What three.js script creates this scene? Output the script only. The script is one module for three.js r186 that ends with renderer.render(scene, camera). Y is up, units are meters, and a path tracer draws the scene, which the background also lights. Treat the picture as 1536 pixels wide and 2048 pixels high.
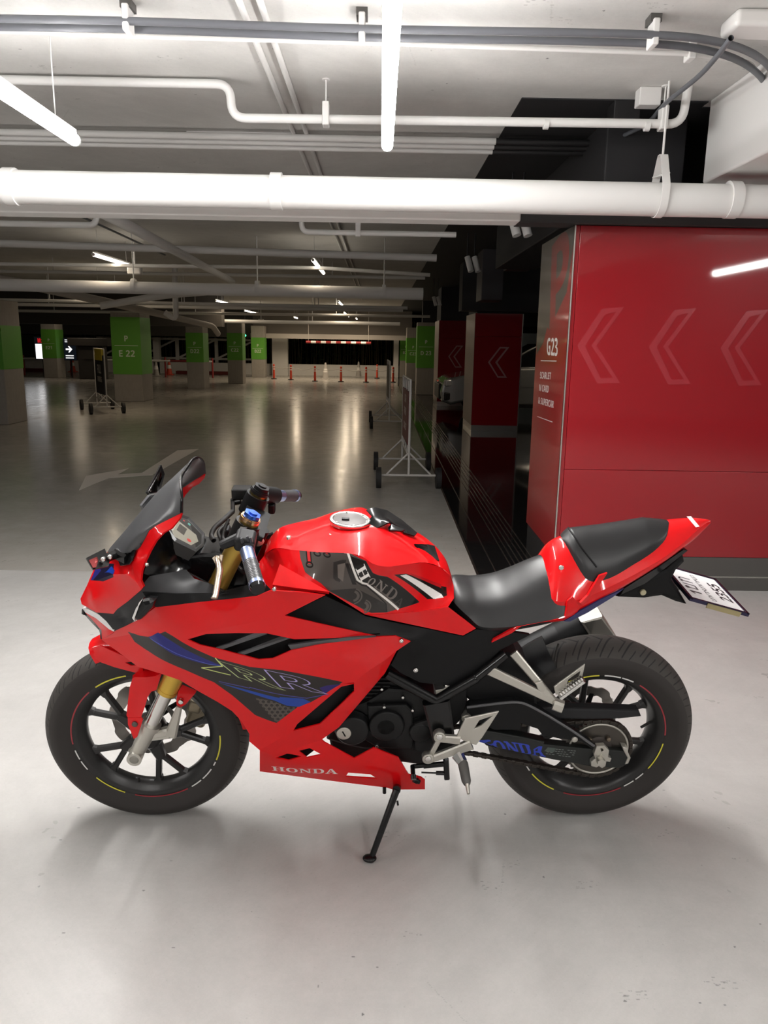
import * as THREE from 'three';
import { mergeGeometries, mergeVertices, toCreasedNormals } from 'three/addons/utils/BufferGeometryUtils.js';
import { RoundedBoxGeometry } from 'three/addons/geometries/RoundedBoxGeometry.js';
import { RectAreaLightUniformsLib } from 'three/addons/lights/RectAreaLightUniformsLib.js';
import { createNoise2D } from 'simplex-noise';

// ---------------------------------------------------------------- camera, light level
const scene = new THREE.Scene();
scene.background = new THREE.Color(0x050505);
const camera = new THREE.PerspectiveCamera(67.306, 0.75, 0.05, 120);
camera.position.set(0, 1.423, 0);
camera.rotation.order = 'YXZ';
camera.rotation.set(THREE.MathUtils.degToRad(-12.4), THREE.MathUtils.degToRad(-0.5), THREE.MathUtils.degToRad(0.95));
scene.add(camera);
const renderer = new THREE.WebGLRenderer({ antialias: true });
renderer.toneMapping = THREE.LinearToneMapping;
renderer.toneMappingExposure = 0.79;
renderer.shadowMap.enabled = true;
RectAreaLightUniformsLib.init();
// LED battens: [x, near end z, far end z, radiance of the area light, height]
const NEAR_LIGHT = 125, FAR_LIGHT = 60;

// ---------------------------------------------------------------- helpers
let seed = 7;
const rnd = () => { seed = (seed * 1664525 + 1013904223) >>> 0; return seed / 4294967296; };
const taken = new Map();
function numbered(name) {
  const n = taken.get(name) || 0; taken.set(name, n + 1);
  return n ? name + '_' + String(n).padStart(3, '0') : name;
}
const V = (a) => new THREE.Vector3(a[0], a[1], a[2]);
function shade(o) { o.traverse((c) => { if (c.isMesh) { c.castShadow = true; c.receiveShadow = true; } }); return o; }
function mesh(name, geometry, material, parent) {
  const m = new THREE.Mesh(Array.isArray(geometry) ? join(geometry) : geometry, material);
  m.name = parent ? name : numbered(name); m.castShadow = true; m.receiveShadow = true;
  (parent || scene).add(m); return m;
}
function group(name, parent, pos) {
  const g = new THREE.Group(); g.name = parent ? name : numbered(name);
  if (pos) g.position.set(...pos); (parent || scene).add(g); return g;
}
function tag(o, label, category, grp) { o.userData.label = label; if (category) o.userData.category = category; if (grp) o.userData.group = grp; return o; }
function structure(o, label) { o.userData.kind = 'structure'; if (label) o.userData.label = label; return o; }
function join(list) {
  const l = list.map((g) => {
    let h = g.index ? g.toNonIndexed() : g.clone();
    for (const k of Object.keys(h.attributes)) if (!['position', 'normal', 'uv'].includes(k)) h.deleteAttribute(k);
    if (!h.attributes.normal) h.computeVertexNormals();
    if (!h.attributes.uv) h.setAttribute('uv', new THREE.BufferAttribute(new Float32Array(h.attributes.position.count * 2), 2));
    h.morphAttributes = {}; return h;
  });
  return mergeGeometries(l, false);
}
function box(x0, x1, y0, y1, z0, z1, r = 0) {
  const w = Math.abs(x1 - x0), h = Math.abs(y1 - y0), d = Math.abs(z1 - z0);
  const g = r ? new RoundedBoxGeometry(w, h, d, 2, Math.min(r, w / 2.01, h / 2.01, d / 2.01)) : new THREE.BoxGeometry(w, h, d);
  g.translate((x0 + x1) / 2, (y0 + y1) / 2, (z0 + z1) / 2); return g;
}
// straight bar of radius r between two points, ends closed
function bar(a, b, r, seg = 12, r2 = r) {
  const A = V(a), B = V(b), d = B.clone().sub(A), L = d.length();
  const g = new THREE.CylinderGeometry(r2, r, L, seg, 1); g.translate(0, L / 2, 0);
  g.applyQuaternion(new THREE.Quaternion().setFromUnitVectors(new THREE.Vector3(0, 1, 0), d.normalize()));
  g.translate(A.x, A.y, A.z); return g;
}
// round tube along a polyline with rounded bends, ends closed
function tube(pts, r, bend = 0.06, seg = 12) {
  const p = pts.map(V), path = new THREE.CurvePath();
  let prev = p[0];
  for (let i = 1; i < p.length - 1; i++) {
    const k = Math.min(bend, p[i].distanceTo(p[i - 1]) * 0.48, p[i].distanceTo(p[i + 1]) * 0.48);
    const a = p[i].clone().add(p[i - 1].clone().sub(p[i]).setLength(k)), b = p[i].clone().add(p[i + 1].clone().sub(p[i]).setLength(k));
    path.add(new THREE.LineCurve3(prev, a)); path.add(new THREE.QuadraticBezierCurve3(a, p[i], b)); prev = b;
  }
  path.add(new THREE.LineCurve3(prev, p[p.length - 1]));
  const out = [];
  for (const c of path.curves) {
    const straight = c.isLineCurve3;
    if (straight) { if (c.getLength() > 1e-4) out.push(bar(c.v1.toArray(), c.v2.toArray(), r, seg)); } else out.push(new THREE.TubeGeometry(c, 6, r, seg, false));
  }
  return join(out);
}
function cable(pts, r, n = 40, seg = 8) { return new THREE.TubeGeometry(new THREE.CatmullRomCurve3(pts.map(V)), n, r, seg, false); }
// flat plate from a closed outline in a plane: extruded along its depth
function plate(pts2, depth, bevel = 0, holes = []) {
  const s = new THREE.Shape(pts2.map((p) => new THREE.Vector2(p[0], p[1])));
  for (const h of holes) s.holes.push(new THREE.Path(h.map((p) => new THREE.Vector2(p[0], p[1]))));
  return new THREE.ExtrudeGeometry(s, { depth: Math.max(depth - 2 * bevel, 1e-4), bevelEnabled: bevel > 0, bevelThickness: bevel, bevelSize: bevel, bevelOffset: -bevel, bevelSegments: 2, curveSegments: 8 });
}
function std(color, roughness = 0.6, metalness = 0, extra = {}) {
  const c = Array.isArray(color) ? new THREE.Color().setRGB(...color) : new THREE.Color(color);
  return new THREE.MeshStandardMaterial({ color: c, roughness, metalness, ...extra });
}
function phys(color, roughness, metalness, extra) {
  const c = Array.isArray(color) ? new THREE.Color().setRGB(...color) : new THREE.Color(color);
  return new THREE.MeshPhysicalMaterial({ color: c, roughness, metalness, ...extra });
}
function canvasMap(w, h, paint) {
  const c = document.createElement('canvas'); c.width = w; c.height = h;
  paint(c.getContext('2d'), w, h);
  const t = new THREE.CanvasTexture(c); t.colorSpace = THREE.SRGBColorSpace; t.magFilter = THREE.LinearFilter; t.anisotropy = 8; return t;
}
// grey-level noise map, f(u, v) -> 0..1, tiles are not needed
function noiseMap(n, f, srgb) {
  const d = new Uint8Array(n * n * 4);
  for (let j = 0; j < n; j++) for (let i = 0; i < n; i++) {
    let v = f(i / n, j / n); if (!Array.isArray(v)) v = [v, v, v];
    const k = (j * n + i) * 4; for (let c = 0; c < 3; c++) d[k + c] = Math.max(0, Math.min(255, v[c] * 255)); d[k + 3] = 255;
  }
  const t = new THREE.DataTexture(d, n, n); t.magFilter = THREE.LinearFilter; t.minFilter = THREE.LinearMipmapLinearFilter; t.generateMipmaps = true;
  t.wrapS = t.wrapT = THREE.RepeatWrapping; if (srgb) t.colorSpace = THREE.SRGBColorSpace; t.needsUpdate = true; return t;
}
const n2 = createNoise2D(() => rnd());
// noise that repeats after one unit, for tiling maps
function tileNoise(u, v, f, o = 0) {
  const a = u * Math.PI * 2, b = v * Math.PI * 2, R = f / (Math.PI * 2);
  return (n2(Math.cos(a) * R + 11.3 + o, Math.sin(b) * R + 7.1 - o) + n2(Math.sin(a) * R - 5.7 + o, Math.cos(b) * R + 3.9) + n2(Math.cos(a) * R + Math.sin(b) * R + o, Math.sin(a) * R - Math.cos(b) * R - o)) / 3;
}
function planarUV(g, ax, ay, scale) {
  const p = g.attributes.position, uv = new Float32Array(p.count * 2), q = ['getX', 'getY', 'getZ'];
  for (let i = 0; i < p.count; i++) { uv[2 * i] = p[q[ax]](i) / scale; uv[2 * i + 1] = p[q[ay]](i) / scale; }
  g.setAttribute('uv', new THREE.BufferAttribute(uv, 2)); return g;
}

// ---------------------------------------------------------------- the car park: floor, ceiling, walls
const CEIL = 2.7, WALL_Z = -4.43, EDGE_X = 0.64;
const epoxyMap = noiseMap(1024, (u, v) => {
  const cloud = tileNoise(u, v, 9) * 0.03 + tileNoise(u, v, 31, 4) * 0.022 + tileNoise(u, v, 140, 9) * 0.014;
  const fleck = rnd() < 0.0016 ? -0.09 * rnd() : 0;
  const s = 0.90 + cloud + fleck + (rnd() - 0.5) * 0.018; return [s, s * 0.995, s * 0.985];
}, true);
{ // scuffs and small dark specks dropped on the tile
  const d = epoxyMap.image.data, n = 1024;
  const spot = (x, y, r, k, ax, ay) => { for (let j = -r * 3; j <= r * 3; j++) for (let i = -r * 3; i <= r * 3; i++) { const e = (i / (r * ax)) ** 2 + (j / (r * ay)) ** 2; if (e < 1 && rnd() > 0.35) { const p = ((((y + j) | 0) + n) % n * n + (((x + i) | 0) + n) % n) * 4; for (let c = 0; c < 3; c++) d[p + c] *= k; } } };
  for (let i = 0; i < 90; i++) spot(rnd() * n, rnd() * n, 1, 0.5 + rnd() * 0.3, 0.9 + rnd() * 0.9, 0.7 + rnd() * 0.5);
  for (let i = 0; i < 26; i++) { const x = rnd() * n, y = rnd() * n, k = 4 + rnd() * 9; for (let s = 0; s < k; s++) spot(x + (rnd() - 0.5) * 26, y + (rnd() - 0.5) * 14, 1, 0.72 + rnd() * 0.2, 1 + rnd() * 1.4, 0.6); }
  for (let i = 0; i < 16; i++) { let x = rnd() * n, y = rnd() * n; const a = rnd() * 6.3; for (let s = 0; s < 30; s++) { spot(x, y, 1, 0.9, 1, 1); x += Math.cos(a) * 2; y += Math.sin(a) * 2; } }
}
const epoxyRough = noiseMap(512, (u, v) => 0.62 + tileNoise(u, v, 12, 3) * 0.16 + tileNoise(u, v, 60, 5) * 0.12);
const epoxyBump = noiseMap(512, (u, v) => 0.5 + tileNoise(u, v, 18, 8) * 0.5 + tileNoise(u, v, 70, 2) * 0.12);
function tiled(t, rep) { const c = t.clone(); c.repeat.set(rep, rep); c.needsUpdate = true; return c; }
const M = {};
M.floorNear = std([0.56, 0.552, 0.545], 0.58, 0, { map: epoxyMap, roughnessMap: epoxyRough });
M.floorLane = std([0.51, 0.49, 0.46], 0.33, 0, { map: epoxyMap, roughnessMap: epoxyRough, bumpMap: epoxyBump, bumpScale: 0.0008 });
M.blackStone = std([0.012, 0.011, 0.011], 0.06, 0, { bumpMap: tiled(epoxyBump, 0.6), bumpScale: 0.0006 });
M.ceiling = std([0.84, 0.83, 0.82], 0.9, 0, { map: tiled(epoxyMap, 0.7) });
M.ceilingBlack = std([0.022, 0.021, 0.023], 0.65);
M.white = std([0.78, 0.765, 0.745], 0.5);
M.whitePipe = std([0.8, 0.79, 0.77], 0.38);
M.dimGrey = std([0.42, 0.39, 0.36], 0.7);  // white dimmed in colour for far beam and chains; slanting pipe is painted grey
M.greyConduit = std([0.13, 0.135, 0.15], 0.45);
M.blackPaint = std([0.015, 0.014, 0.015], 0.5);
M.steel = std([0.62, 0.6, 0.56], 0.3, 1);
M.brushed = std([0.42, 0.38, 0.34], 0.34, 1);
M.concrete = std([0.40, 0.375, 0.345], 0.85, 0, { map: tiled(epoxyMap, 1.3) });
M.rubber = std([0.014, 0.013, 0.013], 0.75);
M.kick = std([0.075, 0.07, 0.065], 0.4);

{
  const f = planarUV(box(-22, 16, -0.2, 0, -4.62, 7), 0, 2, 2.6);
  structure(mesh('floor', f, M.floorNear), 'light grey epoxy floor that the motorcycle stands on');
  const l = planarUV(box(-22, EDGE_X, -0.2, 0, -50, -4.62), 0, 2, 3.1);
  structure(mesh('floor', l, M.floorLane), 'glossy dark grey epoxy driving lane stretching to the far wall');
  const b = structure(mesh('floor', box(EDGE_X, 16, -0.2, 0, -50, -4.62), M.blackStone), 'polished black floor behind the red wall with metal inlay strips');
  mesh('edge_strip', box(EDGE_X - 0.008, EDGE_X + 0.008, 0, 0.003, -50, -4.62), M.brushed, b);
  for (const x of [0.765, 0.885, 0.921, 0.957, 0.993, 1.028, 1.064]) mesh('inlay_strip', box(x - 0.0035, x + 0.0035, 0, 0.003, -32, -4.62), M.brushed, b);
  const top = CEIL + 0.3;
  const c = planarUV(box(-22, 16, CEIL, top, -50, 7), 0, 2, 3.3);
  structure(mesh('ceiling', c, M.ceiling), 'white painted concrete soffit above the motorcycle and lane');
  structure(mesh('ceiling', box(0.73, 1.72, CEIL - 0.006, CEIL, -50, WALL_Z), M.ceilingBlack), 'black painted part of the soffit behind the red wall');
  structure(mesh('ceiling', box(1.72, 16, CEIL - 0.006, CEIL, -50, WALL_Z - 0.1), M.ceilingBlack), 'black painted soffit over the parked silver car');
  structure(mesh('wall_left', box(-22.3, -22, -0.2, top, -50, 7), M.concrete));
  structure(mesh('wall_right', box(16, 16.3, -0.2, top, -50, 7), M.concrete));
  structure(mesh('wall_back', box(-22.3, 16.3, -0.2, top, 7, 7.3), M.white));
  const bm = structure(mesh('trim_1', box(1.72, 2.5, 2.285, CEIL, WALL_Z + 0.02, 6.9, 0.012), M.white), 'white concrete down-stand beam above the red wall');
}
// floor arrow painted on the lane
{
  const a = [[-2.8514,0,-7.2281],[-3.0817,0,-8.026],[-2.7953,0,-8.5493],[-2.7852,0,-8.1475],[-2.5641,0,-8.2649],[-2.6358,0,-10.0448],[-2.394,0,-10.2184],[-2.4168,0,-8.1487],[-2.8057,0,-7.9272]];
  const g = plate(a.map((p) => [p[0], -p[2]]), 0.002); g.rotateX(-Math.PI / 2);
  const m = mesh('floor_arrow', g, std([0.62, 0.58, 0.53], 0.5)); m.position.y = 0.0005;
  tag(m, 'faded white direction arrow painted on the dark driving lane', 'arrow');
}
// red clad wall with chevrons, and its return marked G23
const RED = [0.27, 0.006, 0.011];
M.redGlass = phys(RED, 0.3, 0, { specularIntensity: 0.3, clearcoat: 1, clearcoatRoughness: 0.035 });
M.chevron = phys([0.31, 0.022, 0.03], 0.2, 0, { clearcoat: 1, clearcoatRoughness: 0.05 });
{
  const w = structure(group('wall_front'), 'glossy red clad wall with pale chevrons behind the motorcycle');
  const X0 = 1.055, TOP = 2.068;
  mesh('core', box(X0 + 0.03, 6, 0, 2.07, WALL_Z - 0.87, WALL_Z - 0.02), M.blackPaint, w);
  const py = [0.2, 0.72, 2.068];
  for (let i = 0; i < 2; i++) for (const [a, b] of [[X0 + 0.032, 3.2], [3.202, 6]]) mesh('red_panel', box(a, b, py[i] + 0.001, py[i + 1] - 0.001, WALL_Z - 0.02, WALL_Z, 0.002), M.redGlass, w);
  mesh('corner_trim', box(X0, X0 + 0.007, 0.2, TOP, WALL_Z - 0.014, WALL_Z + 0.004), M.steel, w);
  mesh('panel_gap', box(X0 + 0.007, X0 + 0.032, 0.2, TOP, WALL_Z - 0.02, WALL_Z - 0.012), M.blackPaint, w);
  mesh('kick_plate', box(X0 - 0.02, 6, 0.085, 0.2, WALL_Z - 0.03, WALL_Z + 0.006), M.kick, w);
  mesh('kick_plate', box(X0 - 0.02, 6, 0, 0.08, WALL_Z - 0.03, WALL_Z + 0.02), M.kick, w);
  mesh('kick_trim', box(X0 - 0.02, 6, 0.08, 0.085, WALL_Z - 0.03, WALL_Z + 0.012), M.steel, w);
  mesh('header', box(0.74, 6, 2.07, 2.17, WALL_Z - 0.12, WALL_Z + 0.05), std([0.035, 0.033, 0.033], 0.6), w);
  // chevrons: outlined arrow bands laid on the panel face
  const ch = [[1.111,1.425,-4.43],[1.2405,1.2171,-4.43],[1.3707,1.2214,-4.43],[1.2212,1.4278,-4.43],[1.3592,1.64,-4.43],[1.2365,1.6295,-4.43]];
  const x0 = ch[0][0], y0 = ch[0][1];
  const o = ch.map((p) => [p[0] - x0, p[1] - y0]);
  const cx = o.reduce((s, p) => s + p[0], 0) / 6;
  const inner = [[0.045, 0], [o[1][0] + 0.018, o[1][1] + 0.028], [o[2][0] - 0.044, o[2][1] + 0.028], [o[3][0] - 0.03, o[3][1]], [o[4][0] - 0.042, o[4][1] - 0.026], [o[5][0] + 0.02, o[5][1] - 0.03]];
  const g = plate(o, 0.0016, 0, [inner]);
  for (let i = 0; i < 4; i++) { const m = mesh('chevron', g, M.chevron, w); m.position.set(x0 + i * 0.405, y0, WALL_Z - 0.0004); }
  // side return, its face looks towards the lane
  const SZ0 = WALL_Z - 0.006, SZ1 = -5.3;
  const t = canvasMap(1024, 2048, (q, W, H) => {
    const X = (z) => (z - SZ1) / (SZ0 - SZ1) * W, Y = (y) => (TOP - y) / (TOP - 0.2) * H;
    const poly = (pts) => { q.beginPath(); pts.forEach((p, i) => q[i ? 'lineTo' : 'moveTo'](X(p[2]), Y(p[1]))); q.closePath(); q.fill(); };
    q.fillStyle = '#8e1119'; q.fillRect(0, 0, W, H);
    const fit = (s, pts, bold) => { // lettering set into the quad: left bottom, right bottom, left top
      const [a, b, c] = pts.map((p) => [X(p[2]), Y(p[1])]);
      q.save(); q.font = (bold ? 'bold ' : '') + '100px sans-serif'; q.textBaseline = 'alphabetic';
      const m = q.measureText(s); const cap = 72;
      q.setTransform((b[0] - a[0]) / m.width, (b[1] - a[1]) / m.width, (a[0] - c[0]) / cap, (a[1] - c[1]) / cap, a[0], a[1]);
      q.fillText(s, 0, 0); q.restore();
    };
    q.fillStyle = '#48413a'; poly([[1.055,2.194,-5.1779],[1.055,2.0806,-4.3987],[1.055,1.7214,-4.5196],[1.055,1.5176,-4.9239],[1.055,1.5366,-4.9868],[1.055,1.4402,-5.0774],[1.055,1.3632,-5.2765],[1.055,2.2412,-5.5027]]);
    q.fillStyle = '#8e1119'; fit('P', [[1.055,1.5067,-5.0014],[1.055,1.6108,-4.4331],[1.055,2.0109,-5.0784]], true);
    q.fillStyle = '#efe9e6'; 
    fit('G23', [[1.055,1.3654,-4.9603],[1.055,1.3634,-4.6425],[1.055,1.4704,-4.985]], true);
    q.fillStyle = '#e6dedb';
    poly([[1.055,1.3291,-5.125],[1.055,1.3367,-4.6657],[1.055,1.3309,-4.6693],[1.055,1.3228,-5.1231]]);
    fit('SCARLET', [[1.055,1.2119,-5.122],[1.055,1.2197,-4.7873],[1.055,1.2547,-5.1283]], true);
    fit('M CARD', [[1.055,1.1301,-5.1297],[1.055,1.1361,-4.8303],[1.055,1.1734,-5.1297]], true);
    fit('& SUPERCAR', [[1.055,1.0479,-5.1312],[1.055,1.0551,-4.6691],[1.055,1.0903,-5.1308]], true);
    poly([[1.055,.9639,-5.1323],[1.055,.9723,-4.6721],[1.055,.9672,-4.676],[1.055,.9589,-5.1308]]);
  });
  const face = new THREE.PlaneGeometry(SZ0 - SZ1, TOP - 0.2); face.rotateY(-Math.PI / 2); face.translate(X0 - 0.0005, (TOP + 0.2) / 2, (SZ0 + SZ1) / 2);
  mesh('return_panel', box(X0, X0 + 0.03, 0.2, TOP, SZ1, SZ0), M.redGlass, w);
  mesh('sign_print', face, phys(0xffffff, 0.3, 0, { map: t, clearcoat: 0.6, clearcoatRoughness: 0.08 }), w);
  mesh('kick_plate', box(X0 + 0.01, X0 + 0.03, 0, 0.2, SZ1, SZ0), M.blackPaint, w);
}

// ---------------------------------------------------------------- LED battens
M.led = std(0xffffff, 0.4, 0, { emissive: new THREE.Color(1, 0.99, 0.975), emissiveIntensity: 78 });
M.ledWarm = std(0xffffff, 0.4, 0, { emissive: new THREE.Color(1, 0.92, 0.78), emissiveIntensity: 9 });
function batten(x, z0, z1, y, power, label, mat = M.led, color = 0xfffdfa, r = 0.026) {
  const L = Math.abs(z1 - z0), t = group('led_batten', null, [x, y, (z0 + z1) / 2]);
  tag(t, label, 'tube light', 'tube lights under the soffit');
  mesh('glowing_tube', bar([0, 0, -L / 2], [0, 0, L / 2], r, 20), mat, t);
  mesh('end_cap', bar([0, 0, L / 2], [0, 0, L / 2 + 0.02], r * 0.9, 16), M.white, t);
  mesh('end_cap', bar([0, 0, -L / 2 - 0.02], [0, 0, -L / 2], r * 0.9, 16), M.white, t);
  mesh('spine', box(-0.012, 0.012, r - 0.003, r + 0.018, -L / 2, L / 2), M.white, t);
  for (const s of [-1, 1]) mesh('drop_rod', bar([0, r + 0.015, s * L * 0.4], [0, CEIL - y, s * L * 0.4], 0.003, 8), M.white, t);
  const q = new THREE.RectAreaLight(color, power, r * 2, L); q.position.set(0, -r - 0.006, 0); q.rotation.x = -Math.PI / 2; t.add(q);
  return t;
}
batten(0.02, -1.75, -3.77, 2.3, NEAR_LIGHT, 'bright tube light hanging above the thick white pipe in the middle');
batten(-1.4, -1.75, -3.78, 2.3, NEAR_LIGHT, 'bright tube light at the upper left over the lane');
batten(3.98, 0.7, -1.3, 2.3, NEAR_LIGHT, 'tube light mirrored as a white streak in the red wall');
batten(-1.4, 3.0, 1.0, 2.3, NEAR_LIGHT * 0.7, 'tube light behind the viewer over the near floor');
batten(1.5, 3.0, 1.0, 2.3, NEAR_LIGHT * 1.35, 'second tube light behind the viewer opposite the red wall');
batten(-4.6, 0.6, -1.4, 2.3, NEAR_LIGHT, 'tube light over the near floor beyond the frame');
const far = (a, b, y, label, k = 1) => batten(a[0], a[2], b[2], y, FAR_LIGHT * k, label, M.ledWarm, 0xffe6c4, 0.022);
far([-3.4436,2.4,-9.6698], [-3.5691,2.4,-11.0326], 2.4, 'warm tube light far over the lane beside the slanting pipe', 0.4);
far([-.8342,2.4,-9.8615], [-.9006,2.4,-11.6689], 2.4, 'warm tube light over the middle of the lane below the bent conduit', 0.4);
far([-1.0346,2.4,-19.6048], [-1.1073,2.4,-22.6066], 2.4, 'small distant tube light over the lane right of the middle');
far([-1.2237,2.4,-26.716], [-1.2727,2.4,-30.7645], 2.4, 'smaller more distant tube light behind the one right of the middle');
far([-4.1552,2.4,-20.1366], [-4.393,2.4,-22.0108], 2.4, 'small distant tube light above the column marked D22');
far([-4.5185,2.4,-26.4365], [-4.8674,2.4,-29.7757], 2.4, 'small distant tube light above the columns marked C22 and B22');
far([-5.2, 0, -14.6], [-5.2, 0, -15.8], 2.4, 'added tube light brightening the column marked E 22', 2.2);  // lamp added to brighten the green column, no fixture known here
far([-3.2, 0, -29.4], [-3.2, 0, -30.6], 2.3, 'bright tube light before the far beam near the B22 column', 4);
far([-0.9, 0, -29.4], [-0.9, 0, -30.6], 2.3, 'bright tube light before the far beam near the bollards', 4);
far([3.4, 0, -13.5], [3.4, 0, -14.7], 2.4, 'tube light over the parked silver car behind the red columns', 1.1);
far([-10.5, 0, -26.5], [-10.5, 0, -27.7], 2.4, 'tube light hidden over the bays at the far left');

// ---------------------------------------------------------------- pipes, conduits and hangers under the soffit
function pipe(name, pts, r, mat, label, bend = 0.06, seg = 14) {
  const m = mesh(name, tube(pts, r, bend, seg), mat); tag(m, label, name.includes('conduit') ? 'conduit' : 'pipe'); return m;
}
const rodTo = (x, y, z, r = 0.004) => bar([x, y, z], [x, CEIL, z], r, 8);
{
  const Z = -4.13, Y = 2.158, R = 0.08;
  const p = group('drain_pipe'); tag(p, 'thick white drain pipe running across in front of the red wall', 'pipe');
  mesh('pipe_run', bar([-8, Y + 0.006, Z], [7, Y - 0.012, Z], R, 40), M.whitePipe, p);
  for (const x of [-0.53, 1.77, -1.86]) mesh('coupling', bar([x - 0.028, Y, Z], [x + 0.028, Y, Z], R + 0.009, 40), M.whitePipe, p);
  const h = group('pipe_hanger'); tag(h, 'white strap hanger holding the thick drain pipe beside the black soffit', 'hanger');
  const x = 1.4; const ring = []; for (let k = 0; k <= 30; k++) { const a = k / 30 * Math.PI + Math.PI; ring.push([Math.cos(a) * (R + 0.01), Math.sin(a) * (R + 0.01)]); }
  const strap = [[R + 0.012, 0.05], [0.02, 0.2], [-0.02, 0.2], [-R - 0.012, 0.05], ...ring.map((q) => [q[0], q[1]])];
  const s = new THREE.CatmullRomCurve3(strap.map((q) => new THREE.Vector3(x, Y + q[1], Z + q[0])), true, 'catmullrom', 0.1);
  const prof = new THREE.Shape([[-0.019, -0.0025], [0.019, -0.0025], [0.019, 0.0025], [-0.019, 0.0025]].map((q) => new THREE.Vector2(...q)));
  mesh('strap', new THREE.ExtrudeGeometry(prof, { steps: 90, extrudePath: s }), M.white, h);
  mesh('hanger_rod', rodTo(x, Y + 0.2, Z, 0.006), M.white, h); mesh('cross_bolt', bar([x - 0.02, Y + 0.11, Z - 0.06], [x + 0.02, Y + 0.11, Z + 0.06], 0.005, 8), M.white, h);
  const t = mesh('cable_tray', box(-8, 0.735, 2.062, 2.15, -4.46, -4.3, 0.01), M.white); tag(t, 'long white tray just behind the thick drain pipe', 'tray');
}
// grey conduits over the near floor, bending away at the upper right
for (const [dy, lab] of [[0, 'upper dark grey conduit of the pair across the near soffit'], [1, 'lower dark grey conduit of the pair across the near soffit']]) {
  const c = dy ? [[-2.1269,2.62,-3.4149],[-1.1261,2.62,-3.3895],[-.1382,2.62,-3.4254],[1.0934,2.62,-3.4348],[1.2936,2.62,-3.4783],[1.4999,2.62,-3.5925],[1.7518,2.62,-3.8665],[2.1895,2.62,-4.6435]] : [[-2.067,2.62,-3.3254],[-1.0982,2.62,-3.3108],[-.1349,2.62,-3.3397],[1.0614,2.62,-3.3435],[1.2727,2.62,-3.3784],[1.4793,2.62,-3.4795],[1.6788,2.62,-3.6735],[2.0549,2.62,-4.2743]];
  const m = mesh('grey_conduit', cable(c, 0.0145, 80, 12), M.greyConduit); tag(m, lab, 'conduit');
}
{
  const cl = (a, lab) => { const g = group('conduit_clamp', null, [a[0], 0, a[2]]); tag(g, lab, 'clamp'); mesh('bracket', [box(-0.022, 0.022, 2.67, CEIL, -0.035, 0.035)], M.kick, g); mesh('saddle', [box(-0.013, 0.013, 2.585, 2.68, -0.03, 0.05, 0.006)], M.white, g); };
  cl([-.089,2.62,-3.382], 'conduit clamp on the grey pair left of the middle tube light'); cl([1.0636,2.62,-3.384], 'conduit clamp on the grey pair near the upper right');
  cl([-.9987,2.62,-3.3489], 'conduit clamp on the grey pair near the upper left');
  pipe('white_conduit', [[-1.9806,2.652,-3.5062],[-.9135,2.652,-3.5566],[-.0182,2.652,-3.5754],[1.3301,2.652,-3.6286],[1.6074,2.652,-3.7154],[1.9631,2.652,-4.2274]], 0.0105, M.white, 'thin white conduit along the soffit behind the grey pair');
  const sd = group('conduit_clamp', null, [1.3146,2.67,-3.6484]); sd.position.y = 0; tag(sd, 'small white saddle on the thin white conduit at the upper right', 'clamp'); mesh('saddle', box(-0.016, 0.016, 2.63, 2.7, -0.03, 0.04, 0.006), M.white, sd);
}
// sprinkler branch with a drop
{
  const a = [[-2.5874,2.668,-4.1126],[-.7625,2.668,-4.1221]], z = a[1][2];
  const b = [[-.7643,2.5133,-4.2],[1.4462,2.5243,-4.2],[1.5384,2.563,-4.2]];
  const up = [b[2][0] + 0.012, CEIL, b[2][2]];
  const m = group('sprinkler_pipe'); tag(m, 'thin white pipe that drops at an elbow and runs above the thick drain pipe', 'pipe');
  mesh('pipe_run', tube([[a[0][0], 2.668, -4.2], [b[0][0], 2.668, -4.2], [b[0][0] + 0.005, b[0][1], -4.2], [b[1][0] + 0.06, b[1][1], -4.2], [b[1][0] + 0.075, CEIL, -4.2]], 0.0215, 0.07, 18), M.whitePipe, m);
  for (const x of [0.82, 1.33]) mesh('coupling', bar([x - 0.012, b[0][1], -4.2], [x + 0.012, b[0][1], -4.2], 0.026, 18), M.whitePipe, m);
  for (const [q, lab] of [[[-.2875,2.5124,-4.2], 'rod hanger of the thin white pipe left of the middle tube light'], [[1.4084,2.5236,-4.2], 'rod hanger of the thin white pipe near its upright end']]) { const g = group('pipe_hanger'); tag(g, lab, 'hanger'); mesh('hanger_rod', rodTo(q[0], q[1] + 0.02, -4.2), M.white, g); mesh('clip', [box(q[0] - 0.017, q[0] + 0.017, q[1] - 0.03, q[1] + 0.08, -4.235, -4.165, 0.006)], M.white, g); mesh('flange', bar([q[0], CEIL - 0.006, -4.2], [q[0], CEIL, -4.2], 0.02, 14), M.white, g); }
}
// pair of conduits running away along the lane
for (const [x, lab] of [[-0.555, 'left one of two white conduits running away along the soffit'], [-0.475, 'right one of two white conduits running away along the soffit']]) pipe('white_conduit', [[x, 2.684, -1.5], [x, 2.684, -24]], 0.014, M.white, lab);
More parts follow.
